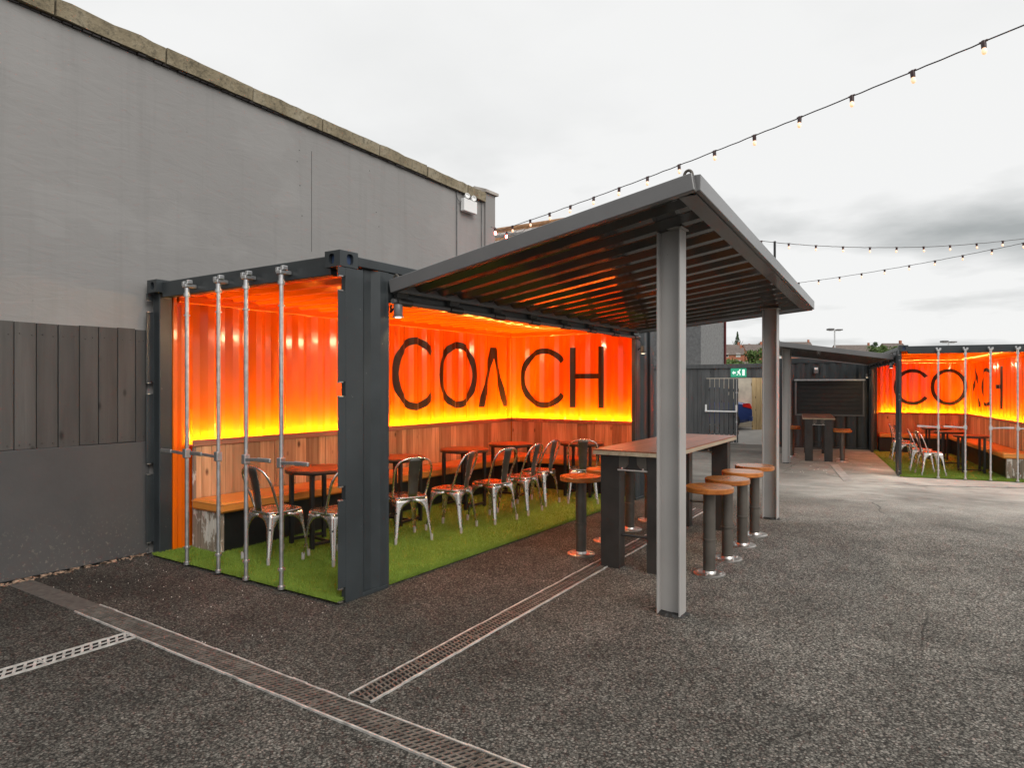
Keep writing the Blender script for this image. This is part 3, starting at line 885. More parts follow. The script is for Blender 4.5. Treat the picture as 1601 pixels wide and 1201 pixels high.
        s0, s1 = 2.95, 3.52; let(h_intervals(s0, s1, 1.27, 2.23, .10), s0, s1, [s0+.10, s1-.10], sl, wl)
    # locking rods on the door end
    us = (1.93, 1.46, 1.08, .634) if which == 1 else (1.92, 1.50, 1.10, .66)
    for i, u in enumerate(us):
        v = -.02
        b = MB(); b.tube([P(u, v, .02), P(u, v, 2.47)], .0165, 12); rod = b.build('locking_rod', M_GALV, root)
        for zz_, rr_, hh in ((.17, .028, .018), (.03, .028, .025), (2.22, .026, .012), (2.40, .028, .03)):
            q = MB(); q.lathe([(.016, -hh/2), (rr_, -hh/2), (rr_, hh/2), (.016, hh/2)], P(u, v, zz_), 14); q.build('rod_collar', M_GALV, rod)
        q = MB(); q.lathe([(.021, 2.39), (.021, 2.46)], P(u, v, 0), 12); q.build('rod_sleeve', M_GALV, rod)
        q = MB(); q.box(P(u-.03, v-.03, 2.465), P(u+.03, v+.075, 2.495), .004); q.box(P(u-.042, v-.02, 2.495), P(u-.012, v+.03, 2.53), .004)
        q.box(P(u+.012, v-.025, 2.48), P(u+.045, v+.02, 2.52), .004); q.build('cam_keeper', M_GALV, rod)
        sg = 1 if i < 2 else -1           # towards larger u / smaller u
        zh = 1.0
        q = MB(); q.box(P(u-.026, v-.03, zh-.04), P(u+.026, v+.022, zh+.04), .006); hub = q.build('handle_hub', M_GALV, rod)
        q = MB(); q.bar(P(u+sg*.02, v-.02, zh), P(u+sg*.20, v-.03, zh+.01), .012, .026, ch=.003)
        q.bar(P(u+sg*.19, v-.03, zh+.01), P(u+sg*.36, v-.035, zh+.012), .02, .034, ch=.006); q.build('handle', M_GALV, rod)
    return P

C1 = empty('shipping_container', (-3.756, 3.389, 0), 0, 'large charcoal shipping container bar booth with glowing orange inside at left', 'container', 'open container booths')
P1 = container(C1, -1, 2.63, 6.11, 1)
C2 = empty('shipping_container', (-1.0, 15.24, -.2), R(10.7), 'smaller distant shipping container booth with orange interior at the right edge', 'container', 'open container booths')
P2 = container(C2, 1, 2.44, 6.06, 2)

# ------------------------------------------------------------------ canopies (raised side panels on steel posts)
def canopy(c, m, label, near, far, hz, posts, vend):
    """near/far = (u_out, v, ztop) of the outer corners ; u negative = outwards"""
    r = empty('canopy', c.location, c.rotation_euler.z, label, 'canopy', 'raised side panel canopies')
    def P(u, v, z): return Vector((m*u, v, z))
    A = P(-.03, .505, hz); B = P(-.03, vend, hz); C = P(*near); D = P(*far)
    def top(s, t):  # s along v, t outwards
        return (A*(1-s)+B*s)*(1-t)+(C*(1-s)+D*s)*t
    Lv = vend-.505
    S = corr_breaks(.06, Lv-.06)
    mb = MB()
    for dz in (-.060, -.050):
        vs = []; fs = []
        nt_ = 6
        for s in S:
            o_ = corr(s)
            for k in range(nt_+1):
                p = top(s/Lv, .015+.97*k/nt_); vs.append((p.x, p.y, p.z+dz-.02+o_))
        n = nt_+1
        for i in range(len(S)-1):
            for k in range(nt_): fs.append((i*n+k, i*n+k+1, (i+1)*n+k+1, (i+1)*n+k))
        mb.add(vs, fs)
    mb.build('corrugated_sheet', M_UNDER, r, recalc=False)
    def edge(p0, p1, w, h, name='edge_beam'):
        e = MB(); e.bar(p0-Vector((0, 0, h/2)), p1-Vector((0, 0, h/2)), w, h, ch=.004); return e.build(name, M_CANOPY, r)
    edge(top(0, 0), top(0, 1), .05, .105); edge(top(1, 0), top(1, 1), .05, .105)
    o0, o1 = top(0, 1), top(1, 1)
    dd = (o1-o0).normalized()*.0255
    edge(o0+dd, o1-dd, .06, .10)
    edge(top(.006, .01), top(.994, .01), .05, .10)
    lip = MB(); off = P(.0, 0, -.098)
    lip.bar(top(.012, .975)+off, top(.988, .975)+off, .11, .006); lip.build('bottom_flange', M_CANOPY, r)
    # hinge barrel with knuckles
    hb = MB(); z = hz-.165
    hb.tube([P(-.035, .51, z), P(-.035, vend, z)], .022, 10); hin = hb.build('hinge_bar', M_CANOPY, r)
    nk = 8
    for i in range(nk):
        v0 = .55+(vend-.75)*i/(nk-1)
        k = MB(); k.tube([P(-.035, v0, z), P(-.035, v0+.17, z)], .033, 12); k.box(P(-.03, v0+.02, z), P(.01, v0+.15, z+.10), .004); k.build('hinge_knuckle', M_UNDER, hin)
    # lifting eyes
    for p in (top(0, .985), top(1, .985), top(0, .02)):
        pts = [(p.x+.025*math.cos(a), p.y+m*0, p.z-.004+.032*math.sin(a)) for a in [math.pi*i/10 for i in range(11)]]
        e = MB(); e.tube(pts, .009, 8); e.build('lifting_eye', M_STEELDK, r)
    # posts: H-section columns
    for (u, v, zb) in posts:
        pc = P(u, v, 0)
        s = (v-.505)/Lv
        # height of sheet above post
        t = (-u-.03)/(-near[0]-.03) if True else 0
        zt = top(s, min(1, t)).z-.075
        b_ = MB(); hx, hy, tf = .085, .062, .012
        b_.box((pc.x-hx, pc.y-hy, zb), (pc.x-hx+tf, pc.y+hy, zt), .002)
        b_.box((pc.x+hx-tf, pc.y-hy, zb), (pc.x+hx, pc.y+hy, zt), .002)
        b_.box((pc.x-hx+tf, pc.y-.005, zb), (pc.x+hx-tf, pc.y+.005, zt))
        po = b_.build('post', M_POST, r)
        g = MB(); g.box((pc.x-.10, pc.y-.075, zt), (pc.x+.10, pc.y+.075, zt+.012), .002); g.build('head_plate', M_POST, po)
        g = MB(); nn_ = 22  # dark uneven ring, coloured as the shaded gap at the post foot
        ring = []
        for k_ in range(nn_):
            a_ = 2*math.pi*k_/nn_; e_ = (abs(math.cos(a_)/(hx+.02))**4+abs(math.sin(a_)/(hy+.02))**4)**-.25*random.uniform(.93, 1.16)
            ring.append((pc.x+e_*math.cos(a_), pc.y+e_*math.sin(a_)))
        vs_ = [(x_, y_, zb+.001) for x_, y_ in ring]+[(pc.x+(x_-pc.x)*.8, pc.y+(y_-pc.y)*.8, zb+.012+random.uniform(-.004, .008)) for x_, y_ in ring]+[(pc.x, pc.y, zb+.012)]
        g.add(vs_, [(k_, (k_+1) % nn_, nn_+(k_+1) % nn_, nn_+k_) for k_ in range(nn_)]+[(nn_+k_, nn_+(k_+1) % nn_, 2*nn_) for k_ in range(nn_)]); g.build('post_gap_ring', M_GAPRING, po)
    return r
canopy(C1, -1, 'grey corrugated canopy raised on steel posts over the near high table', (-2.455, .505, 2.85), (-2.25, 5.5, 2.625), 2.43,
       [(-2.07, 1.165, 0), (-1.86, 5.08, 0)], 5.42)
canopy(C2, 1, 'dark distant canopy on steel posts beside the far container', (-2.25, .505, 2.76), (-2.25, 5.4, 2.74), 2.43,
       [(-2.075, 1.70, 0), (-2.075, 5.0, 0)], 5.36)

# ------------------------------------------------------------------ turf
def turf(c, m, W, L, nbl, name_label):
    U1 = W-.12
    b = MB(); b.box((m*.075, .02, .004), (m*U1, L-.12, .022)); b.box((m*.045, .56, .004), (m*.0745, L-.78, .022))
    base = b
    rng = np.random.default_rng(5)
    u = rng.uniform(.035, U1, nbl); v = L-.12-(L-.13)*np.sqrt(rng.uniform(0, 1, nbl))**.8*1.0
    v = np.clip(v, .0, L-.13)
    edge = rng.uniform(0, 1, nbl) < .06
    v[edge] = rng.uniform(-.015, .03, edge.sum())
    edge2 = rng.uniform(0, 1, nbl) < .05
    u[edge2] = rng.uniform(.02, .06, edge2.sum())
    near_stub = (v < .56) & (v > .05) | (v > L-.78)
    u = np.where(near_stub, np.maximum(u, .085), u)
    hgt = rng.uniform(.014, .030, nbl); w = rng.uniform(.0014, .0030, nbl)*(1.5 if nbl < 60000 else 1); a = rng.uniform(0, 6.283, nbl)
    lx = rng.normal(0, .009, nbl); ly = rng.normal(0, .009, nbl)
    V = np.zeros((nbl, 3, 3)); ca, sa = np.cos(a)*w, np.sin(a)*w
    V[:, 0] = np.c_[m*u-ca, v-sa, np.full(nbl, .02)]; V[:, 1] = np.c_[m*u+ca, v+sa, np.full(nbl, .02)]
    V[:, 2] = np.c_[m*u+lx, v+ly, .02+hgt]
    me = bpy.data.meshes.new('turf_blades')
    verts = np.vstack([np.array(base.v), V.reshape(-1, 3)])
    nb = len(base.v)
    faces = list(base.f)+[(nb+3*i, nb+3*i+1, nb+3*i+2) for i in range(nbl)]
    me.from_pydata(verts.tolist(), [], faces); me.materials.append(M_TURF); me.update()
    o = bpy.data.objects.new('artificial_turf', me); COL.objects.link(o)
    o.location = c.location; o.rotation_euler = c.rotation_euler
    tag(o, name_label, 'turf', kind='stuff')
turf(C1, -1, 2.63, 6.11, 170000, 'green artificial turf on the floor of the near container')
turf(C2, 1, 2.44, 6.06, 40000, 'green artificial turf on the floor of the far container')

# ------------------------------------------------------------------ corner benches with light strip
def bench(c, m, W, L, which, label):
    r = empty('corner_bench', c.location, c.rotation_euler.z, label, 'bench', 'L-shaped corner benches')
    def P(u, v, z): return (m*u, v, z)
    UI = (W-.10 if which == 1 else W-.08); VI = L-.11
    ub = UI-.10                    # face of back planks
    vb = VI-.10
    v0 = .345; u_end = .20
    def bx(b, a, c_, ch=.004): return b.box(P(*a), P(*c_), ch)
    # black plinth bases
    b = MB(); bx(b, (ub-.40, v0+.05, .02), (ub-.005, vb-.42, .395)); b.build('base', M_BLACK, r)
    b = MB(); bx(b, (u_end, vb-.40, .02), (ub-.005, vb-.005, .395)); b.build('base', M_BLACK, r)
    # end panel of weathered boards
    us = [ub-.43, ub-.33, ub-.22, ub-.125, ub+.03]
    for i in range(4):
        b = MB(); bx(b, (us[i]+.002, v0-.0+random.uniform(0, .004), .02), (us[i+1]-.002, v0+.045, .40), .003); b.build('plank', M_WEATH, r)
    b = MB(); bx(b, (ub+.004, v0, .40), (ub+.03, v0+.03, 1.0), .003); b.build('plank', M_WEATH, r)
    # cushions
    def cushion(u0, u1, va, vc):
        b = MB(); bx(b, (u0, va, .405), (u1, vc, .505), .02); k = b.build('cushion', M_CUSH, r)
        s = MB()
        for zz_ in (.487,):
            s.tube([P(u0-.001, va-.001, zz_), P(u0-.001, vc, zz_)], .004, 6); s.tube([P(u0-.001, va-.001, zz_), P(u1, va-.001, zz_)], .004, 6)
        s.build('piping', M_STITCH, k)
    cuts = [v0-.03, 1.95, 3.7, vb-.48]
    for a, c_ in zip(cuts[:-1], cuts[1:]): cushion(ub-.49, ub-.005, a+.003, c_-.003)
    cushion(ub-.485, ub-.005, vb-.474, vb-.005)
    cuts = [u_end, 1.1, ub-.49]
    for a, c_ in zip(cuts[:-1], cuts[1:]):
        cushion(a+.003, c_-.003, vb-.475, vb-.005)
    # back planks along the long wall
    v = v0
    while v < vb-.02:
        w = random.choice((.085, .105, .125, .15, .175)); v1 = min(v+w, vb-.002)
        if vb-v1 < .05: v1 = vb-.002
        b = MB(); d = random.uniform(0, .008)
        bx(b, (ub+d, v+.0015, .50), (ub+.028, v1-.0015, 1.005), .002); b.build('plank', M_BACKWOOD, r); v = v1
    u = u_end
    while u < ub-.02:
        w = random.choice((.085, .105, .125, .15, .175)); u1 = min(u+w, ub-.002)
        if ub-u1 < .05: u1 = ub-.002
        b = MB(); d = random.uniform(0, .008)
        bx(b, (u+.0015, vb+d, .50), (u1-.0015, vb+.028, 1.005), .002); b.build('plank', M_BACKWOOD, r); u = u1
    # capping rail with a lip hiding the light strip
    b = MB(); bx(b, (ub-.012, v0-.01, 1.007), (ub+.012, vb+.01, 1.068), .004); bx(b, (ub+.012, v0-.01, 1.007), (UI-.004, VI-.004, 1.022))
    b.build('capping_rail', M_RAIL, r)
    b = MB(); bx(b, (u_end, vb-.012, 1.007), (ub-.0125, vb+.012, 1.068), .004); bx(b, (u_end, vb+.0125, 1.007), (ub+.01, VI-.004, 1.0215))
    b.build('capping_rail', M_RAIL, r)
    b = MB(); bx(b, (ub+.035, v0+.02, 1.024), (ub+.053, VI-.05, 1.032)); b.build('light_strip', M_LED, r)
    b = MB(); bx(b, (u_end+.03, vb+.035, 1.024), (ub+.03, vb+.053, 1.032)); b.build('light_strip', M_LED, r)
    return r
bench(C1, -1, 2.63, 6.11, 1, 'L-shaped plank-backed bench with tan cushions along the near container walls')
bench(C2, 1, 2.44, 6.06, 2, 'L-shaped plank-backed bench with tan cushions inside the far container')

# ------------------------------------------------------------------ chairs
def make_chair():
    r = empty('metal_chair')
    top_c, foot = (.172, .172, .438), (.205, .222, .0)
    zs = [.0, .055, .0551, .14, .22, .27, .31, .34, .362, .378, .39, .40, .438]
    def wr(z, half):
        if z <= .27: return .020+.020*(z/.27)
        if z >= .40: return half
        t = (z-.27)/.13
        return .040+(half-.040)*(1-math.sqrt(max(0, 1-t*t)))
    for sx in (-1, 1):
        for sy in (-1, 1):
            b = MB(); cap = MB()
            vs = []; n = 9
            for z in zs:
                k = 1-z/.438
                cx = top_c[0]+(foot[0]-top_c[0])*k; cy = top_c[1]+(foot[1]-top_c[1])*k
                wx, wy = wr(z, cx-.0005), wr(z, cy-.0005)
                rr = min(.026, wx*.75)
                ring = [(cx-wx, cy), (cx-(wx+rr)/2, cy)]
                for j in range(5):
                    a = math.pi/2*(1-j/4)
                    ring.append((cx-rr+rr*math.cos(a), cy-rr+rr*math.sin(a)))
                ring += [(cx, cy-(wy+rr)/2), (cx, cy-wy)]
                vs += [(sx*p, sy*q, z) for p, q in ring]
            fs = []; fsc = []
            for i in range(len(zs)-1):
                for j in range(n-1):
                    f = (i*n+j, i*n+j+1, (i+1)*n+j+1, (i+1)*n+j)
                    (fsc if i < 1 else fs).append(f)
            b.add(vs, fs, True)
            leg = b.build('leg', M_CHAIR, r)
            md = leg.modifiers.new('thickness', 'SOLIDIFY'); md.thickness = .0022; md.offset = 0
            kx, ky = sx*(foot[0]-.010), sy*(foot[1]-.010)
            cap.tube([(kx, ky, .0), (kx-sx*.002, ky-sy*.002, .062)], [.014, .016], 8); cap.build('foot_cap', M_RUBBER, leg)
            hb = MB(); zz_ = .30; k = 1-zz_/.438; cx = top_c[0]+(foot[0]-top_c[0])*k; cy = top_c[1]+(foot[1]-top_c[1])*k
            nrm = Vector((sx, sy, .1)).normalized(); q = nrm.to_track_quat('Z', 'Y').to_matrix().to_4x4()
            hb.lathe([(.009, 0), (.006, .004), (0, .0035)], n=8, M=Matrix.Translation((sx*(cx-.0065), sy*(cy-.0065), zz_)) @ q)
            hb.build('stacking_hole', M_DARK, leg)
    # seat: rounded square, rolled rim, shallow dish
    b = MB(); n = 40; vs = []
    def sq(a, s):
        ca, sa = math.cos(a), math.sin(a); e = (abs(ca)**5+abs(sa)**5)**(-1/5)
        return ca*e*s, sa*e*s*(1.0)
    rings = [(.183, .432), (.187, .440), (.184, .450), (.172, .4525), (.155, .449), (.11, .445), (.05, .443)]
    for s_, z in rings:
        for i in range(n):
            x, y = sq(2*math.pi*i/n, s_); vs.append((x, y, z))
    vs.append((0, 0, .4425))
    fs = [(k*n+i, k*n+(i+1) % n, (k+1)*n+(i+1) % n, (k+1)*n+i) for k in range(len(rings)-1) for i in range(n)]
    fs += [((len(rings)-1)*n+i, (len(rings)-1)*n+(i+1) % n, len(vs)-1) for i in range(n)]
    b.add(vs, fs, True); st = b.build('seat', M_CHAIR, r, sharp=60)
    # cross brace under the seat
    c = MB(); c.bar((-.17, 0, .405), (.17, 0, .405), .014, .006); c.bar((0, -.17, .398), (0, .17, .398), .014, .006); c.build('brace', M_CHAIR, st)
    # hoop
    half = [(.178, -.085, .438), (.186, -.12, .53), (.196, -.165, .65), (.193, -.205, .745), (.155, -.232, .812), (.085, -.248, .842), (0, -.252, .850)]
    pts = half+[(-x, y, z) for x, y, z in half[-2::-1]]
    b = MB(); b.tube(catmull(pts, 5), .0115, 10); b.build('back_hoop', M_CHAIR, r)
    # splat
    b = MB(); vs = []; K = 10; J = 6
    for k in range(K+1):
        t = k/K; z = .452+(.850-.452)*t; y = -.176-(.252-.176)*t+.012*math.sin(math.pi*t)
        w = .047+.018*t
        for j in range(J+1):
            s = -1+2*j/J; vs.append((w*s, y-.010*(1-s*s)*1.0, z))
    fs = [(k*(J+1)+j, k*(J+1)+j+1, (k+1)*(J+1)+j+1, (k+1)*(J+1)+j) for k in range(K) for j in range(J)]
    b.add(vs, fs, True); sp = b.build('back_splat', M_SPLAT, r)
    md = sp.modifiers.new('thickness', 'SOLIDIFY'); md.thickness = .003; md.offset = 0
    e = MB()
    for sx in (-1, 1):
        e.tube([(sx*(.047+.018*t), -.176-(.252-.176)*t+.012*math.sin(math.pi*t), .452+.398*t) for t in [i/8 for i in range(9)]], .003, 6)
    e.build('rolled_edge', M_CHAIR, sp)
    return r
CH = make_chair(); used = [False]
def place_chair(x, y, z, face, label, group):
    o = CH if not used[0] else copy_tree(CH)
    used[0] = True
    o.location = (x, y, z); o.rotation_euler = (0, 0, math.atan2(-face[0], face[1]))
    tag(o, label, 'chair', group)
    return o
g1 = 'metal chairs in the near container'
place_chair(-5.20, 3.93, .03, (.04, 1), 'brushed steel chair nearest the open end, behind the locking rods', g1)
place_chair(-4.71, 4.20, .03, (-1, .05), 'steel chair mostly hidden behind the thick charcoal corner post', g1)
place_chair(-4.737, 5.155, .03, (-.91, .41), 'first steel chair right of the corner post, its splat facing the yard', g1)
place_chair(-4.65, 5.80, .03, (-.98, -.20), 'second steel chair right of the corner post, turned slightly sideways', g1)
place_chair(-4.55, 6.43, .03, (-.98, .10), 'third steel chair right of the corner post', g1)
place_chair(-4.56, 7.04, .03, (-1, -.10), 'fourth steel chair right of the corner post', g1)
place_chair(-4.68, 7.68, .03, (-1, -.05), 'fifth steel chair right of the corner post, nearest the inner corner', g1)
place_chair(-4.27, 8.15, .03, (-.50, .87), 'steel chair facing the end wall beside the high table', g1)
def c2w(u, v, z=0):
    a = R(10.7); return (-1.0+u*math.cos(a)-v*math.sin(a), 15.24+u*math.sin(a)+v*math.cos(a), -.2+z)
def c2d(du, dv):
    a = R(10.7); return (du*math.cos(a)-dv*math.sin(a), du*math.sin(a)+dv*math.cos(a))
g2 = 'metal chairs in the far container'
for u, v, fd, lb in ((.60, .42, (1, .15), 'steel chair at the open end of the far container, nearest the yard'),
                     (.55, 1.10, (1, -.1), 'steel chair just behind the nearest one in the far container'),
                     (.47, 2.55, (1, .1), 'steel chair beside the corner post of the far container'),
                     (.45, 3.35, (1, 0), 'farthest steel chair in the far container')):
    place_chair(*c2w(u, v, .03), c2d(*fd), lb, g2)

# ------------------------------------------------------------------ round tables
def make_round_table():
    r = empty('round_table')
    b = MB(); b.lathe([(0, .725), (.31, .725), (.318, .730), (.318, .746), (.312, .752), (0, .752)], n=40); b.build('table_top', M_ROUNDTOP, r)
    b = MB(); b.lathe([(.312, .714), (.316, .7245), (.30, .7245), (.30, .714)], n=36); b.build('apron_ring', M_BLACK, r)
    d = .185
    for sx in (-1, 1):
        for sy in (-1, 1):
            b = MB(); b.box((sx*d-.019, sy*d-.019, 0), (sx*d+.019, sy*d+.019, .70), .003); b.build('leg', M_BLACK, r)
    b = MB()
    for s in (-1, 1):
        b.box((-d-.019, s*d-.014, .7005), (d+.019, s*d+.014, .7135)); b.box((s*d-.014, -d+.020, .701), (s*d+.014, d-.020, .7132))
    b.build('top_frame', M_BLACK, r)
    b = MB()
    for s in (-1, 1): b.box((s*d-.013, -d+.0195, .03), (s*d+.013, d-.0195, .058), .002)
    b.box((-d+.0135, -.013, .032), (d-.0135, .013, .056), .002); b.build('stretcher', M_BLACK, r)
    return r
RT = make_round_table(); used_t = [False]
def place_table(x, y, z, rz, label, group):
    o = RT if not used_t[0] else copy_tree(RT); used_t[0] = True
    o.location = (x, y, z); o.rotation_euler = (0, 0, rz); tag(o, label, 'table', group)
gt = 'round tables in the near container'
place_table(-5.32, 4.52, .03, R(-8), 'round wooden table on black legs nearest the open container end', gt)
place_table(-5.38, 5.72, .03, R(5), 'second round table from the open end, behind the corner post', gt)
place_table(-5.35, 6.93, .03, R(-3), 'third round table from the open end of the near container', gt)
place_table(-5.29, 7.93, .03, R(4), 'fourth round table, before the inner corner of the bench', gt)
place_table(-4.53, 8.62, .03, R(10), 'round table before the end wall of the near container', gt)
gt2 = 'round tables in the far container'
for u, v, lb in ((1.43, 1.15, 'nearest round table in the far container'), (1.30, 2.45, 'middle round table in the far container'), (1.25, 3.75, 'farthest round table in the far container')):
    place_table(*c2w(u, v, .03), R(12), lb, gt2)

# ------------------------------------------------------------------ high tables
def high_table(loc, rz, label):
    r = empty('high_table', loc, rz, label, 'table', 'wood-topped high tables')
    Wt, Lt, zt = .70, 2.30, 1.04
    n = 4
    for i in range(n):
        x0 = -Wt/2+Wt*i/n; x1 = x0+Wt/n
        b = MB(); b.box((x0+.0008, 0, zt-.012+random.uniform(-.0006, .0006)), (x1-.0008, Lt, zt), .0012); b.build('top_plank', M_TABLETOP, r)
    b = MB(); b.box((-Wt/2, .0, zt-.046), (Wt/2, Lt, zt-.0135), .002); b.build('plywood_core', M_PLY, r)
    for y in (.06, Lt-.20):
        s = 1 if y < 1 else -1
        for sx in (-1, 1):
            xo, xi = sx*.30, sx*.125
            b = MB()
            b.box((xo, y, 0), (xi, y+.010, zt-.048), .002)
            b.box((xo, y+.0105, 0), (xo-sx*.010, y+.13, zt-.048), .002); b.box((xi, y+.0105, 0), (xi+sx*.010, y+.13, zt-.048), .002)
            b.build('leg', M_LEGST, r)
            g = MB()
            poly = [(xi, zt-.05), (xi, zt-.19), (xi-sx*.02, zt-.19), (xi-sx*.085, zt-.125), (xi-sx*.09, zt-.05)]
            g.prism(poly, y-.004, y+.0035, lambda p, q, t_: (p, t_, q)); gu = g.build('gusset', M_STEELDK, r)
            g = MB(); g.lathe([(.009, 0), (.009, .006), (.005, .009), (0, .009)], n=8, M=Matrix.Translation((xi-sx*.03, y-.004, zt-.16)) @ Matrix.Rotation(R(90), 4, 'X')); g.build('gusset_bolt', M_CHROME, gu)
        b = MB(); b.box((-.124, y+.004, zt-.165), (.124, y+.012, zt-.048)); b.build('apron_plate', M_LEGST, r)
        b = MB(); b.tube([(-.135, y-.008, zt-.175), (.135, y-.008, zt-.175)], .008, 8); b.build('apron_rod', M_CHROME, r)
        b = MB(); b.tube([(-.125, y+.06, .29), (.125, y+.06, .29)], .014, 8); b.build('foot_bar', M_LEGST, r)
        b = MB(); b.box((-.36+.02, y+.01, zt-.062), (.36-.02, y+.12, zt-.0475), .002); b.build('bearer', M_LEGST, r)
    return r
high_table((-2.345, 5.35, 0), R(2.1), 'long high wooden table on dark steel legs under the near canopy')
high_table(c2w(-1.37, 2.32), R(10.7), 'distant high wooden table on steel legs under the far canopy')

# ------------------------------------------------------------------ stools
def make_stool():
    r = empty('bar_stool')
    b = MB(); b.lathe([(0, .70), (.195, .70), (.20, .705), (.20, .738), (.194, .745), (0, .745)], n=36); b.build('seat', M_SEATWOOD, r)
    b = MB(); b.lathe([(.051, .014), (.051, .695)], n=22); b.build('column', M_STEELDK, r)
    b = MB(); b.lathe([(.0515, .288), (.058, .290), (.058, .302), (.0515, .304)], n=22); b.build('collar_ring', M_STEELDK, r)
    b = MB(); b.lathe([(0, .6955), (.10, .6955), (.10, .6995), (0, .6995)], n=20); b.build('seat_plate', M_STEELDK, r)
    b = MB(); b.lathe([(0, .0), (.132, .0), (.132, .010), (.128, .013), (.058, .0135), (.053, .03), (.0512, .032)], n=30); bs = b.build('base_disc', M_CHROME, r)
    for k in range(4):
        a = math.pi/4+k*math.pi/2
        q = MB(); q.lathe([(.012, .0135), (.012, .020), (.006, .024), (0, .024)], (.095*math.cos(a), .095*math.sin(a), 0), 6, smooth=False); q.build('bolt', M_CHROME, bs)
    return r
ST = make_stool(); used_s = [False]
def place_stool(x, y, z, label, group):
    o = ST if not used_s[0] else copy_tree(ST); used_s[0] = True
    o.location = (x, y, z); o.rotation_euler = (0, 0, random.uniform(0, 6)); tag(o, label, 'stool', group)
gs = 'bar stools at the near high table'
for (x, y), lb in zip(((-1.772, 5.69), (-1.785, 6.27), (-1.81, 6.88), (-1.83, 7.44)),
                      ('nearest wooden-topped stool on the yard side of the high table', 'second stool from the front on the yard side of the high table',
                       'third stool from the front on the yard side of the high table', 'farthest stool on the yard side of the high table, before the rear post')):
    place_stool(x, y, 0, lb, gs)
for (x, y), lb in zip(((-2.99, 5.68), (-3.03, 6.30), (-3.05, 6.95), (-3.07, 7.55)),
                      ('nearest stool on the container side of the high table, left of its leg', 'second stool on the container side, half behind the table leg',
                       'third stool on the container side, seen under the high table', 'farthest stool on the container side, seen under the high table')):
    place_stool(x, y, 0, lb, gs)
gs2 = 'bar stools at the far high table'
for (u, v), lb in zip(((-.86, 2.45), (-.84, 3.1), (-1.96, 3.25), (-1.96, 3.95)),
                      ('orange-topped stool right of the distant high table', 'stool just behind the right one at the distant high table',
                       'stool left of the distant high table, beside the pale post', 'rear stool left of the distant high table')):
    place_stool(*c2w(u, v), lb, gs2)

# ------------------------------------------------------------------ small lamps on the containers
def spot_lamp(loc, rz, m, label, power):
    r = empty('spot_lamp', loc, rz, label, 'lamp', 'small spotlights on the containers')
    b = MB(); b.lathe([(.034, 0), (.036, .004), (.036, .09), (.030, .10), (0, .10)], n=20); h_ = b.build('housing', M_CANOPY, r)
    b = MB(); b.lathe([(0, -.007), (.022, -.006), (.031, -.002), (.031, .003)], n=20); b.build('lens', M_FIL, h_)
    b = MB(); b.lathe([(.044, -.004), (.044, .004), (.036, .0045)], n=20); b.build('rim', M_GALV, h_)
    b = MB(); b.tube(catmull([(0, 0, .06), (m*.05, 0, .07), (m*.08, 0, .04), (m*.075, 0, .10)], 4), .008, 8)
    b.tube(catmull([(0, 0, .10), (m*.02, 0, .16), (m*.06, 0, .19)], 4), .004, 6); b.build('bracket', M_BLACK, r)
    L = bpy.data.lights.new('spot_glow', 'SPOT'); L.energy = power; L.spot_size = R(100); L.spot_blend = .6; L.color = (1, .72, .42); L.shadow_soft_size = .025
    lo = bpy.data.objects.new('spot_glow', L); COL.objects.link(lo); lo.parent = r; lo.location = (0, 0, -.012)
spot_lamp((-3.69, 3.93, 2.14), 0, -1, 'small round spotlight on the corner post below the near canopy', 5)
spot_lamp((-3.69, 8.86, 2.05), 0, -1, 'small round spotlight at the far end of the near container', 5)
spot_lamp(c2w(-.07, .55, 2.16), R(10.7), 1, 'small spotlight on the near corner of the far container', 4)
spot_lamp(c2w(-.07, 5.7, 2.02), R(10.7), 1, 'small glowing spotlight beside the serving hatch', 4)

def batten(c, m, v, label, grp):
    r = empty('batten_lamp', c.matrix_basis @ Vector((m*.095, v, 2.290)), c.rotation_euler.z, label, 'lamp', grp)
    b = MB(); b.box((-m*.020, -.26, .012), (m*.020, .26, .030), .003); b.box((-m*.020, -.26, -.012), (-m*.016, .26, .0115)); b.build('housing', M_CANOPY, r)
    b = MB(); b.tube([(0, -.235, -.004), (0, .235, -.004)], .0095, 8); b.build('tube', M_TUBE, r)
    for s_ in (-1, 1):
        b = MB(); b.box((-.014, s_*.236, -.014), (.014, s_*.258, .0115), .002); b.build('end_cap', M_CANOPY, r)
for i, (v, lb) in enumerate(((1.40, 'nearest'), (2.45, 'second'), (3.50, 'third'), (4.70, 'farthest'))):
    batten(C1, -1, v, '%s slim batten lamp under the opening edge of the near container' % lb, 'batten lamps in the near container')
for i, (v, lb) in enumerate(((1.30, 'nearest'), (2.75, 'middle'), (4.30, 'farthest'))):
    batten(C2, 1, v, '%s slim batten lamp under the opening edge of the far container' % lb, 'batten lamps in the far container')

# ------------------------------------------------------------------ twin emergency light and cables on the wall
def emergency_light():
    r = empty('emergency_light', (WX, 8.40, 4.40), 0, 'white twin-headed emergency light box on the grey wall', 'lamp')
    b = MB(); b.box((.02, -.165, -.10), (.10, .165, .095), .008); b.build('housing', M_WHITE, r)
    b = MB(); b.box((.0, -.12, -.07), (.02, .12, .07), .003); b.build('back_plate', M_WHITE, r)
    for y in (-.075, .085):
        M = Matrix.Translation((.07, y, .135)) @ Matrix.Rotation(R(70 if y < 0 else 85), 4, 'Y') @ Matrix.Rotation(R(20), 4, 'X')
        b = MB(); b.lathe([(0, -.04), (.03, -.035), (.042, .0), (.045, .035), (.038, .036), (.03, .015), (0, .01)], n=18, M=M); h_ = b.build('lamp_head', M_WHITE, r)
        b = MB(); b.tube([(.06, y, .096), (.065, y, .115)], .012, 8); b.build('swivel', M_WHITE, h_)
emergency_light()
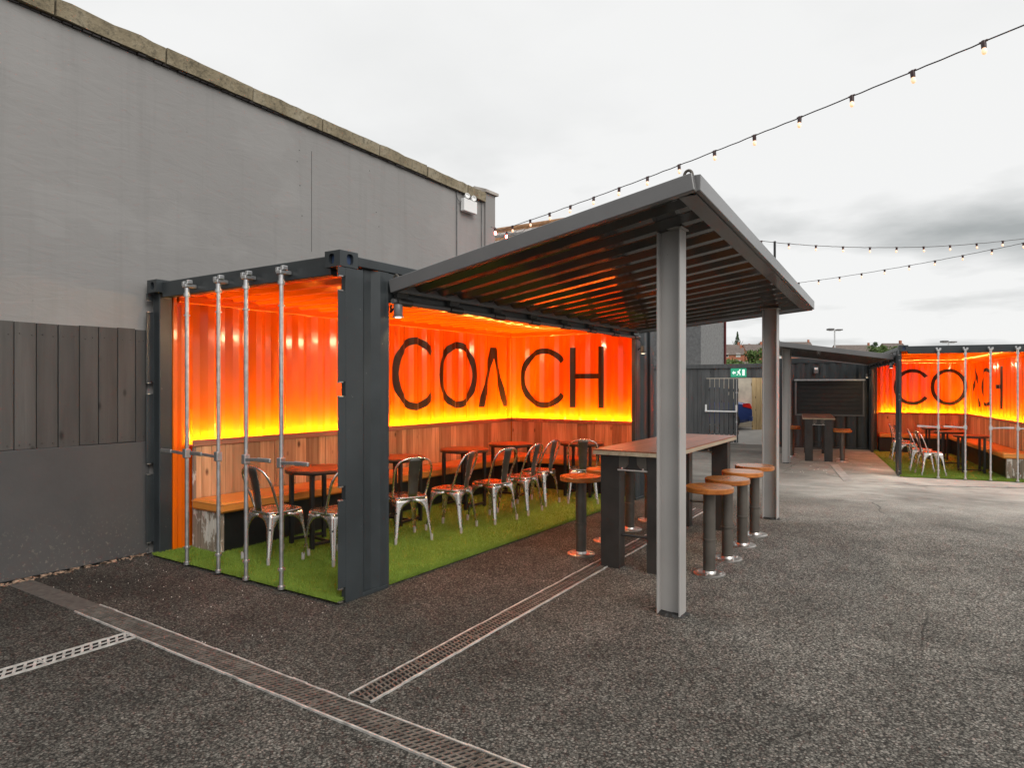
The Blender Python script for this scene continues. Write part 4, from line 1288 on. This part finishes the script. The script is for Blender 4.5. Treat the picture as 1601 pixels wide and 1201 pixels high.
def cable(name, pts, r_, mat, label):
    o = Vector(pts[0]); b = MB(); b.tube([Vector(p)-o for p in pts], r_, 6)
    k = b.build(name, mat); k.location = o; tag(k, label, 'cable')
cable('conduit', [(WX+.012, 8.155, 2.6), (WX+.012, 8.155, 4.62)], .010, M_PEBDASH, 'thin grey conduit running down the wall beside the emergency light')
cable('conduit', catmull([(WX+.015, 8.16, 4.62), (WX+.02, 8.15, 4.50), (WX+.03, 8.19, 4.44), (WX+.04, 8.24, 4.45)], 4), .007, M_PEBDASH, 'short curved cable feeding the emergency light box')
cable('conduit', [(WX+.012, 8.80, 2.6), (WX+.012, 8.80, 4.66)], .008, M_PEBDASH, 'thin cable beside the pier at the end of the wall')

# ------------------------------------------------------------------ festoon string lights
def festoon(label, P0, P1, n, sag, ext0=0.0, ext1=0.0, glass=None):
    P0 = Vector(P0); P1 = Vector(P1); d = (P1-P0)
    r = empty('string_light', P0, 0, label, 'string light', 'festoon strings over the yard')
    pts = []
    T0, T1 = -ext0/d.length, 1+ext1/d.length
    K = 80
    def pos(t):
        return d*t+Vector((0, 0, -sag*4*t*(1-t)))
    for i in range(K+1):
        t = T0+(T1-T0)*i/K
        pts.append(pos(t)+Vector((0, 0, random.uniform(-.003, .003))))
    b = MB(); b.tube(pts, .0055, 6); b.build('cable', M_DARK, r)
    n0 = int(ext0/(d.length/(n-1))); n1 = int(ext1/(d.length/(n-1)))
    rng = range(-n0, n+n1)
    sk = gl = None
    for i in rng:
        p = pos(i/(n-1))
        if sk is None:
            q = MB(); q.lathe([(.010, .012), (.017, .008), (.019, -.02), (.018, -.048), (.014, -.050)], n=12); q.box((-.03, -.008, -.004), (.03, .008, .010), .002)
            s_ = q.build('lamp_holder', M_HOLD, r)
            q = MB(); q.lathe([(.012, -.050), (.016, -.062), (.018, -.076), (.016, -.090), (.010, -.099), (0, -.102)], n=14); g_ = q.build('bulb', glass or M_BULB, s_)
            sk, gl = s_.data, g_.data
        else:
            s_ = bpy.data.objects.new('lamp_holder', sk); COL.objects.link(s_); s_.parent = r
            g_ = bpy.data.objects.new('bulb', gl); COL.objects.link(g_); g_.parent = s_
        s_.location = p; s_.rotation_euler = (random.uniform(-.12, .12), random.uniform(-.12, .12), math.atan2(d.y, d.x))
    return r
M_HOLD = paint('maroon_lamp_holder', (.045, .014, .014), .4, .2, 6, 0)
festoon('near string of amber bulbs stretching from the wall end across the upper right', (-6.08, 9.16, 4.20), (.15, 6.29, 4.23), 14, .05, .35, 1.7)
def ray(u, v, d):
    c, s = math.cos(TH), math.sin(TH); q = (u-800.5)/1053.75
    return Vector(((q*c-s)*d, (q*s+c)*d, 1.6+(602.8-v)/1053.75*d))
festoon('level string of small bulbs behind the canopy at the right', ray(1233, 381, 13.0), ray(1568, 377, 13.25), 9, .10, .9, 1.2)
festoon('slanting string of dark small bulbs lowest at the right', ray(1280, 438, 16.4), ray(1600, 380, 13.0), 9, .04, .9, 1.1)
festoon('short low string of glowing bulbs behind the wall end', ray(774, 357, 10.3), ray(792, 363, 11.3), 2, .0, .30, .9, M_BULBR)
b = MB(); b.tube([(0, 0, 0), (0, 0, 6.15)], .035, 10); o = b.build('mast_pole', M_BLACK); o.location = (-4.65, 21.3, -.2); tag(o, 'thin black pole holding the level light string', 'pole')

def on_ground(u, v, z):
    return ray(u, v, (1.6-z)*1053.75/(v-602.8))
_a, _b = on_ground(1214, 755, -.19), on_ground(1640, 764, -.195)
b = MB(); n_ = 14
for i in range(n_):
    b.bar((_b-_a)*(i/n_)+Vector((0, random.uniform(-.01, .01), .004)), (_b-_a)*((i+.97)/n_)+Vector((0, random.uniform(-.01, .01), .004)), .045, .012)
o = b.build('concrete_edging', M_CONC); o.location = _a; tag(o, 'thin pale edging line across the yard before the far container', 'edging')

# ------------------------------------------------------------------ serving hatch container
def hatch_container():
    a = R(10.7)
    r = empty('hatch_container', c2w(.10, 6.07), a, 'dark container with a black serving hatch behind the far high table', 'container')
    W, L, H = 2.44, 2.3, 2.59
    def fr(x): return -x          # face runs to local -x
    # front skin with hatch opening x .23-1.95 z 1.0-1.95
    def piece(x0, x1, z0, z1):
        corr_sheet(x0, x1, z0, z1, lambda s, q, o_: (-s, -.0-o_+.036, q)).build('front_panel', M_CHAR, r, recalc=False)
    piece(.08, .23, .05, 2.45); piece(1.97, W-.08, .05, 2.45); piece(.23, 1.97, .05, .98); piece(.23, 1.97, 1.965, 2.45)
    b = MB()
    for x in (0, W-.09): b.box((-x, -.012, 0), (-x-.09, .10, H-.12), .006)
    b.box((0, -.010, H-.15), (-W, .10, H), .006); b.box((-.09, -.008, 0), (-W+.09, .08, .05)); b.build('frame', M_CHAR, r)
    b = MB(); b.box((0, .102, .0), (-.04, L, H-.02)); b.box((-W+.04, .102, 0), (-W, L, H-.02)); b.box((-.04, .11, H-.06), (-W+.04, L, H-.02)); b.box((0, L, 0), (-W, L+.04, H-.02)); b.build('side_walls', M_CHAR, r)
    b = MB(); t = .05
    b.box((-.20, -.03, .97), (-2.0, .05, .93), .004); b.box((-.20, -.025, .971), (-.25, .05, 1.93), .004); b.box((-1.95, -.025, .971), (-2.0, .05, 1.93), .004); b.build('hatch_frame', M_CANOPY, r)
    b = MB(); b.box((-.18, -.06, 1.932), (-2.02, .05, 1.975), .005); b.build('hatch_drip_rail', M_GALV, r)
    for i in range(8):
        z0 = .972+i*.12
        b = MB(); b.box((-.252, .045+(i % 2)*.001, z0), (-1.948, .056, z0+.117), .004); b.build('shutter_slat', M_BLACK, r)
    b = MB(); b.box((-1.38, -.09, 2.14), (-1.50, -.013, 2.32), .012); h_ = b.build('bulkhead_lamp', M_CANOPY, r)
    q = MB(); q.box((-1.395, -.096, 2.25), (-1.485, -.0905, 2.31), .002); q.build('lamp_lens', M_WHITE, h_)
hatch_container()

# ------------------------------------------------------------------ far fence, gate and what stands behind
FY = 21.0
def far_fence():
    f = empty('far_fence', (-6.7, FY, -.2), 0, 'tall dark plank fence across the back of the yard', 'fence')
    x = -3.2
    while x < .02:
        w = .142; b = MB(); b.box((x+.003, random.uniform(0, .006), .03), (x+w-.003, .03, 2.40), .003); b.build('plank', M_FENCE2, f); x += w+.0
    b = MB(); b.box((-3.2, -.035, 2.33), (2.02, -.002, 2.46), .004); b.build('top_board', M_FENCE2, f)
    x = .04
    while x < 1.98:
        b = MB(); b.box((x+.003, random.uniform(0, .006), 2.03), (x+.135, .03, 2.40), .003); b.build('plank', M_FENCE2, f); x += .138
    b = MB(); b.box((1.92, -.03, 0), (2.02, .07, 2.325), .004); b.box((-.06, .031, 0), (.04, .10, 2.4), .004); b.build('gate_post', M_FENCE2, f)
far_fence()
def gate():
    g = empty('plank_gate', (-6.66, FY-.01, -.2), 0, 'closed dark plank gate leaf with a white push bar', 'gate')
    x = .0
    for i in range(7):
        w = .146
        b = MB(); b.box((x+.009, -.02+random.uniform(0, .004), .04), (x+w-.009, .006, 2.01), .003); b.build('plank', M_FENCE2, g); x += w
    b = MB(); b.box((0, .007, .3), (1.02, .04, .4)); b.box((0, .007, 1.6), (1.02, .04, 1.7)); b.build('ledge', M_FENCE2, g)
    b = MB(); b.bar((.03, -.09, 1.0), (.98, -.09, 1.0), .035, .045, ch=.006); b.bar((.035, -.02, 1.0), (.035, -.088, 1.0), .05, .05); b.bar((.975, -.02, 1.0), (.975, -.088, 1.0), .05, .05)
    b.box((.01, -.075, .98), (.06, -.021, 1.2), .005); b.box((.95, -.075, .98), (1.0, -.021, 1.2), .005); b.build('push_bar', M_WHITE, g)
    b = MB(); b.tube([(.98, -.045, .06), (.98, -.045, 1.98)], .012, 8); b.build('bolt_rod', M_GALV, g)
    for z in (.65, 1.55): b = MB(); b.box((.955, -.06, z), (1.005, -.021, z+.06), .004); b.build('rod_guide', M_GALV, g)
gate()
def exit_sign():
    s = empty('exit_sign', (-5.87, FY-.012, 1.855), 0, 'small green emergency exit sign with running figure above the gate', 'sign')
    b = MB(); b.box((0, -.012, 0), (.47, .0, .27), .003); b.build('panel', M_SIGN, s)
    def flat(poly, nm):
        q = MB(); q.prism(poly, -.016, -.0125, lambda p, r_, t_: (p, t_, r_)); q.build(nm, M_SIGNW, s)
    # running figure
    q = MB(); q.lathe([(0, 0), (.022, 0), (.022, .003), (0, .003)], n=14, M=Matrix.Translation((.275, -.0125, .215)) @ Matrix.Rotation(R(90), 4, 'X')); q.build('figure_head', M_SIGNW, s)
    flat([(.225, .19), (.275, .185), (.265, .13), (.30, .10), (.29, .05), (.272, .05), (.275, .09), (.235, .115), (.21, .06), (.175, .06), (.175, .075), (.20, .078), (.222, .13), (.225, .16), (.205, .14), (.19, .15)], 'running_figure')
    flat([(.35, .05), (.42, .05), (.42, .23), (.35, .23)], 'door_symbol')
    flat([(.045, .135), (.095, .195), (.095, .16), (.15, .16), (.15, .11), (.095, .11), (.095, .075)], 'arrow')
exit_sign()
b = MB()
ys_ = [21.15+.2*i for i in range(18)]
b.add([(x, y, gz(y)+.004) for y in ys_ for x in (-9.5, -4.75)], [(2*i, 2*i+1, 2*i+3, 2*i+2) for i in range(len(ys_)-1)])
tag(b.build('concrete_lane', simple('lane_concrete', (.50, .47, .43), .85, .12, 2)), 'pale concrete lane beyond the back gate', kind='structure')
b = MB(); b.box((0, 0, 0), (4.3, .22, 2.0)); o = b.build('beige_wall', M_BEIGE); o.location = (-9.4, 25.0, .09); tag(o, 'beige wall seen through the open gate', 'wall')
tp = empty('timber_gate', (-5.88, 23.55, gz(23.55)), R(40), 'pale new timber boards just inside the gate opening', 'gate')
for i in range(6):
    b = MB(); b.box((i*.15+.004, 0, .02), (i*.15+.146, .025, 1.95+random.uniform(-.01, .01)), .003); b.build('board', M_TIMBER, tp)
b = MB(); b.box((0, .026, .3), (.9, .06, .4)); b.box((0, .026, 1.5), (.9, .06, 1.6)); b.build('ledge', M_TIMBER, tp)

def car():
    r = empty('parked_car', (-8.02, 23.35, gz(23.6)), R(25), 'dark blue car with red tail lamp parked beyond the gate', 'car')
    # side profile along x (tail at +x), sections across y
    prof = [(-2.1, .35, .62), (-2.05, .28, .72), (-1.5, .22, .86), (-.75, .20, .93), (0, .20, .96), (.9, .20, .97), (1.55, .22, .96), (1.92, .28, .90), (2.02, .36, .74)]
    b = MB(); vs = []; n = 10
    for x, z0, z1 in prof:
        k = 1-.10*max(0, (abs(x)-1.3))/.75
        w = .88*k
        ring = [(-w*.86, z0), (-w*.98, z0+.10), (-w, (z0+z1)/2), (-w*.97, z1-.07), (-w*.84, z1), (w*.84, z1), (w*.97, z1-.07), (w, (z0+z1)/2), (w*.98, z0+.10), (w*.86, z0)]
        vs += [(x, y, z) for y, z in ring]
    fs = [(i*n+j, i*n+(j+1) % n, (i+1)*n+(j+1) % n, (i+1)*n+j) for i in range(len(prof)-1) for j in range(n)]+[tuple(range(n)), tuple((len(prof)-1)*n+j for j in range(n))]
    b.add(vs, fs, True); body = b.build('body', M_CARBLUE, r)
    b = MB(); vs = []
    cab = [(-.95, .93, .93, .78), (-.25, .93, 1.40, .66), (.55, .95, 1.43, .66), (1.05, .95, 1.36, .66), (1.55, .95, .96, .76)]
    for x, z0, z1, w in cab: vs += [(x, -.78, z0-.04), (x, -w, z1), (x, w, z1), (x, .78, z0-.04)]
    fs = [(i*4+j, i*4+(j+1) % 4, (i+1)*4+(j+1) % 4, (i+1)*4+j) for i in range(4) for j in range(4)]
    b.add(vs, fs, True); b.build('cabin_glass', M_GLASS, r, sharp=25)
    b = MB(); b.box((-.2, -.64, 1.405), (1.02, .64, 1.45), .02); b.build('roof', M_CARBLUE, r)
    for sy in (-1, 1):
        b = MB()
        b.add([(1.70, sy*.835, .80), (1.72, sy*.845, .90), (1.93, sy*.79, .91), (1.99, sy*.70, .88), (2.035, sy*.70, .74), (1.99, sy*.80, .73),
               (1.70, sy*.70, .80), (1.72, sy*.70, .90), (1.90, sy*.60, .90), (1.96, sy*.55, .88), (1.99, sy*.55, .74), (1.90, sy*.60, .73)],
              [(0, 1, 2, 5), (2, 3, 4, 5), (1, 7, 8, 2), (2, 8, 9, 3), (3, 9, 10, 4), (4, 10, 11, 5), (5, 11, 6, 0), (0, 6, 7, 1)])
        b.build('tail_lamp', M_TAIL, r)
        for x in (-1.3, 1.3):
            M = Matrix.Translation((x, sy*.80, .31)) @ Matrix.Rotation(R(90), 4, 'X')
            q = MB(); q.lathe([(.20, -.09), (.30, -.09), (.315, -.06), (.315, .06), (.30, .09), (.20, .09)], n=24, M=M); w_ = q.build('wheel', M_TYRE, r)
            q = MB(); q.lathe([(0, -.05), (.20, -.07), (.20, .07), (0, .05)], n=16, M=M); q.build('rim', M_GALV, w_)
    b = MB(); b.box((1.96, -.25, .52), (2.03, .25, .63), .005); b.build('number_plate', M_WHITE, r)
    b = MB(); b.box((1.88, -.80, .30), (2.05, .80, .48), .03); b.build('bumper', M_CARBLUE, r)
car()

def pebble_house():
    r = empty('pebbledash_house', (-8.2, 25.3, .0), 0, 'dark grey pebbledashed building behind the back fence', 'building')
    b = MB(); b.box((-9, 0, 0), (0, 3.1, 5.0)); b.build('wall', M_PEBDASH, r)
    b = MB(); b.box((-9.1, -.08, 5.003), (.08, 3.18, 5.10), .01); b.build('parapet', M_CONC, r)
    q = MB(); q.tube([(.045, 3.02, 0), (.045, 3.02, 5.0)], .05, 8); q.build('downpipe', simple('maroon_pipe', (.10, .02, .02)), r)
    r = empty('slate_house', (-11.0, 21.0, -.1), 0, 'old slate-roofed house showing above the end of the grey wall', 'house')
    b = MB(); b.box((-13, 0, 0), (0, 6, 5.2)); b.build('wall', M_PEBDASH, r)
    b = MB(); b.prism([(0, 5.2), (3, 8.18), (6, 5.2)], -13, -.004, lambda p, q, t_: (t_, p, q)); b.build('gable', M_PEBDASH, r)
    b = MB()
    b.prism([(-.3, 5.1), (3, 8.4), (6.3, 5.1), (6.3, 5.0), (3, 8.28), (-.3, 5.0)], -13.2, .15, lambda p, q, t_: (t_, p, q)); rf = b.build('roof', M_SLATE, r)
    for i in range(9):
        t0 = .60+.044*i
        y0, z0 = -.3+3.3*t0, 5.1+3.3*t0+.02
        y1, z1 = -.3+3.3*(t0+.05), 5.1+3.3*(t0+.05)+.02
        q = MB()
        for k in range(60):
            xa = -13.1+k*.2+(i % 2)*.1
            j = random.uniform(-.015, .02)
            q.add([(xa+.006, y0, z0+.03+j), (xa+.194, y0, z0+.03+j), (xa+.194, y1, z1+j), (xa+.006, y1, z1+j), (xa+.006, y0, z0-.01), (xa+.194, y0, z0-.01)],
                  [(0, 1, 2, 3), (4, 5, 1, 0)])
        tag(q.build('slate_course', (M_SLATE, M_RIDGE, M_PALESL)[(i*5) % 3], rf), kind='stuff')
    q = MB(); q.tube([(-13.2, 3, 8.4), (.15, 3, 8.4)], .13, 10); q.build('ridge_tiles', M_RIDGE, rf)
M_PALESL = simple('pale_slate', (.40, .37, .35), .7, .5, 9)
pebble_house()

# ------------------------------------------------------------------ hillside with houses and trees
def hz_(x, y):
    d = math.hypot(x, y)
    t = min(1, max(0, (d-90)/230)); return -.3+10.5*t*t*(3-2*t)*(1+.10*math.sin(x*.03))
def hill():
    b = MB(); nx, ny = 60, 30; vs = []
    for j in range(ny+1):
        for i in range(nx+1):
            a = R(-75+110*i/nx); d = 60+440*j/ny
            x, y = d*math.sin(a), d*math.cos(a); vs.append((x, y, hz_(x, y)))
    fs = [(j*(nx+1)+i, j*(nx+1)+i+1, (j+1)*(nx+1)+i+1, (j+1)*(nx+1)+i) for j in range(ny) for i in range(nx)]
    b.add(vs, fs, True); tag(b.build('hillside', M_HILL), 'green hillside beyond the yard', kind='structure')
hill()
def house(u, d, w, eave, rise, rz, mat, label, ch=True, dz=0):
    p = ray(u, 600, d); z = hz_(p.x, p.y)+dz
    r = empty('hillside_house', (p.x, p.y, z), TH+rz, label, 'house', 'houses on the hillside')
    D = 7.0
    b = MB(); b.box((-w/2, -D/2, -2), (w/2, D/2, eave)); b.build('wall', mat, r)
    b = MB(); b.prism([(-D/2, eave), (0, eave+rise-.15), (D/2, eave)], -w/2, w/2, lambda p_, q, t_: (t_, p_, q)); b.build('gable', mat, r)
    b = MB(); b.prism([(-D/2-.4, eave-.2), (0, eave+rise), (D/2+.4, eave-.2), (D/2+.4, eave-.35), (0, eave+rise-.15), (-D/2-.4, eave-.35)], -w/2-.2, w/2+.2, lambda p_, q, t_: (t_, p_, q)); rf = b.build('roof', M_HROOF, r)
    if ch: q = MB(); q.box((w/2-1.0, -.4, eave+rise-.9), (w/2-.3, .4, eave+rise+1.0), .03); q.build('chimney', M_BRICK, rf)
    k = max(2, int(w/3))
    for i in range(k):
        x = -w/2+w*(i+.5)/k
        for z0 in ((.9, 3.3) if eave > 4 else (.9,)):
            q = MB(); q.box((x-.75, -D/2-.06, z0), (x+.75, -D/2-.002, z0+1.25), .02); f_ = q.build('window', M_WHITE, r)
            q = MB(); q.box((x-.62, -D/2-.075, z0+.12), (x+.62, -D/2-.061, z0+1.13)); q.build('pane', M_GLASS if (i+int(z0)) % 2 else M_WINDOW, f_)
    return r
house(1139, 285, 10, 5, 2.6, .1, M_BRICK, 'red brick house at the left of the upper hillside row', dz=2.0)
house(1161, 290, 7, 5, 2.6, 0, M_CREAM, 'cream-fronted house in the middle of the upper hillside row', dz=1.6)
house(1177, 280, 8, 5.2, 2.7, 0, M_BRICK, 'red brick house right of the cream one on the hillside', dz=1.8)
house(1193, 285, 9, 5.2, 2.7, .5, M_BRICK, 'turned red brick house at the right of the upper row', dz=1.2)
house(1143, 240, 8, 4.4, 2.4, -.2, M_BRICK, 'red brick house low on the hillside at left', dz=1.0)
house(1161, 205, 12, 2.8, 2.2, .1, M_CREAM, 'low pale bungalow with wide roof on the hillside', dz=-1.2)
house(1205, 230, 9, 4.6, 2.4, .6, M_BRICK, 'red brick gable house low on the hillside at right', dz=.5)
house(1245, 300, 12, 5, 2.6, 0, M_BRICK, 'distant house whose roof shows over the far canopy, left', dz=4.2)
house(1332, 300, 16, 5, 2.8, 0, M_BRICK, 'distant long house whose roof shows over the far canopy', dz=2.6)
house(1395, 240, 7, 4, 2.4, 0, M_BRICK, 'distant dark-roofed house beside the far container roof', dz=1.6)

def tree(u, d, h, rad, mat, label, conic=False, dz=0, n=900):
    p = ray(u, 600, d); z = hz_(p.x, p.y)+dz
    r = empty('tree', (p.x, p.y, z), 0, label, 'tree', 'trees on the hillside')
    b = MB(); b.tube([(0, 0, -1), (.1, 0, h*.35), (0, .1, h*.8)], [h*.035, h*.025, h*.008], 8)
    for k in range(5):
        a = k*1.26; b.tube([(0, 0, h*.3), (rad*.5*math.cos(a), rad*.5*math.sin(a), h*.55), (rad*.8*math.cos(a), rad*.8*math.sin(a), h*.7)], [h*.014, h*.009, h*.003], 6)
    b.build('trunk', M_BARK, r)
    rng = random.Random(int(u)); b = MB()
    cl = [(rng.gauss(0, .42), rng.gauss(0, .42), rng.uniform(.18, .95), rng.uniform(.22, .42)) for _ in range(16)]
    for i in range(n):
        if conic:
            t = rng.random()**1.4; a = rng.uniform(0, 6.28); q = rad*(1-t)*math.sqrt(rng.random())*rng.uniform(.7, 1.15)
            c = Vector((q*math.cos(a), q*math.sin(a), h*(.1+.9*t)))
        else:
            cx, cy, cz, cr_ = rng.choice(cl); v = Vector((rng.gauss(0, 1), rng.gauss(0, 1), rng.gauss(0, 1))).normalized()*cr_*rng.random()**.4
            c = Vector(((cx*.8+v.x)*rad, (cy*.8+v.y)*rad, h*(.25+.6*cz)+v.z*rad*.8))
        s = rad*rng.uniform(.06, .13)
        e1 = Vector((rng.gauss(0, 1), rng.gauss(0, 1), rng.gauss(0, 1))).normalized()*s; e2 = e1.orthogonal().normalized()*s*.7
        b.add([c-e1, c-e2*.8, c+e1, c+e2], [(0, 1, 2, 3)])
    b.build('crown', mat, r, recalc=False)
tree(1153, 300, 13, 3.2, M_LEAFDK, 'dark pointed conifer above the hillside roofs', True, 3.0)
tree(1181, 150, 6.5, 3.0, M_LEAF, 'round light green tree low on the hillside', False, 2.2)
tree(1192, 140, 4.5, 2.4, M_LEAF, 'small green bush tree beside the rear post', False, 1.6, 600)
tree(1368, 215, 8.5, 2.0, M_LEAFDK, 'dark tree standing above the far canopy', False, 1.0)
tree(1378, 205, 5, 4.0, M_LEAF, 'pale green bushes at the foot of the dark tree', False, 2.5)
tree(1142, 130, 3.0, 4.0, M_LEAF, 'low yellow-green hedge above the back fence', False, 2.6, 800)
tree(1196, 300, 8, 4, M_LEAFDK, 'dark tree behind the right hillside houses', False, 6.0)

def flood_mast(u, v, d, label):
    p = ray(u, v, d); g = hz_(p.x, p.y)
    r = empty('floodlight_mast', (p.x, p.y, g), TH, label, 'lamp post', 'floodlight masts behind the yard')
    H_ = p.z-g
    b = MB(); b.tube([(0, 0, 0), (0, 0, H_)], [.10, .06], 10); b.build('pole', M_GALV, r)
    b = MB(); b.bar((-.55, 0, H_), (.55, 0, H_), .06, .06); b.build('cross_arm', M_GALV, r)
    for s in (-1, 1):
        b = MB(); b.box((s*.12, -.25, H_+.02), (s*.66, .25, H_+.20 if s < 0 else H_+.05+.08), .03); b.build('lamp_head', M_CANOPY, r)
flood_mast(1305, 517, 62, 'thin twin-headed floodlight mast rising behind the far canopy')
flood_mast(1483, 536, 62, 'floodlight mast whose heads just clear the far container roof')
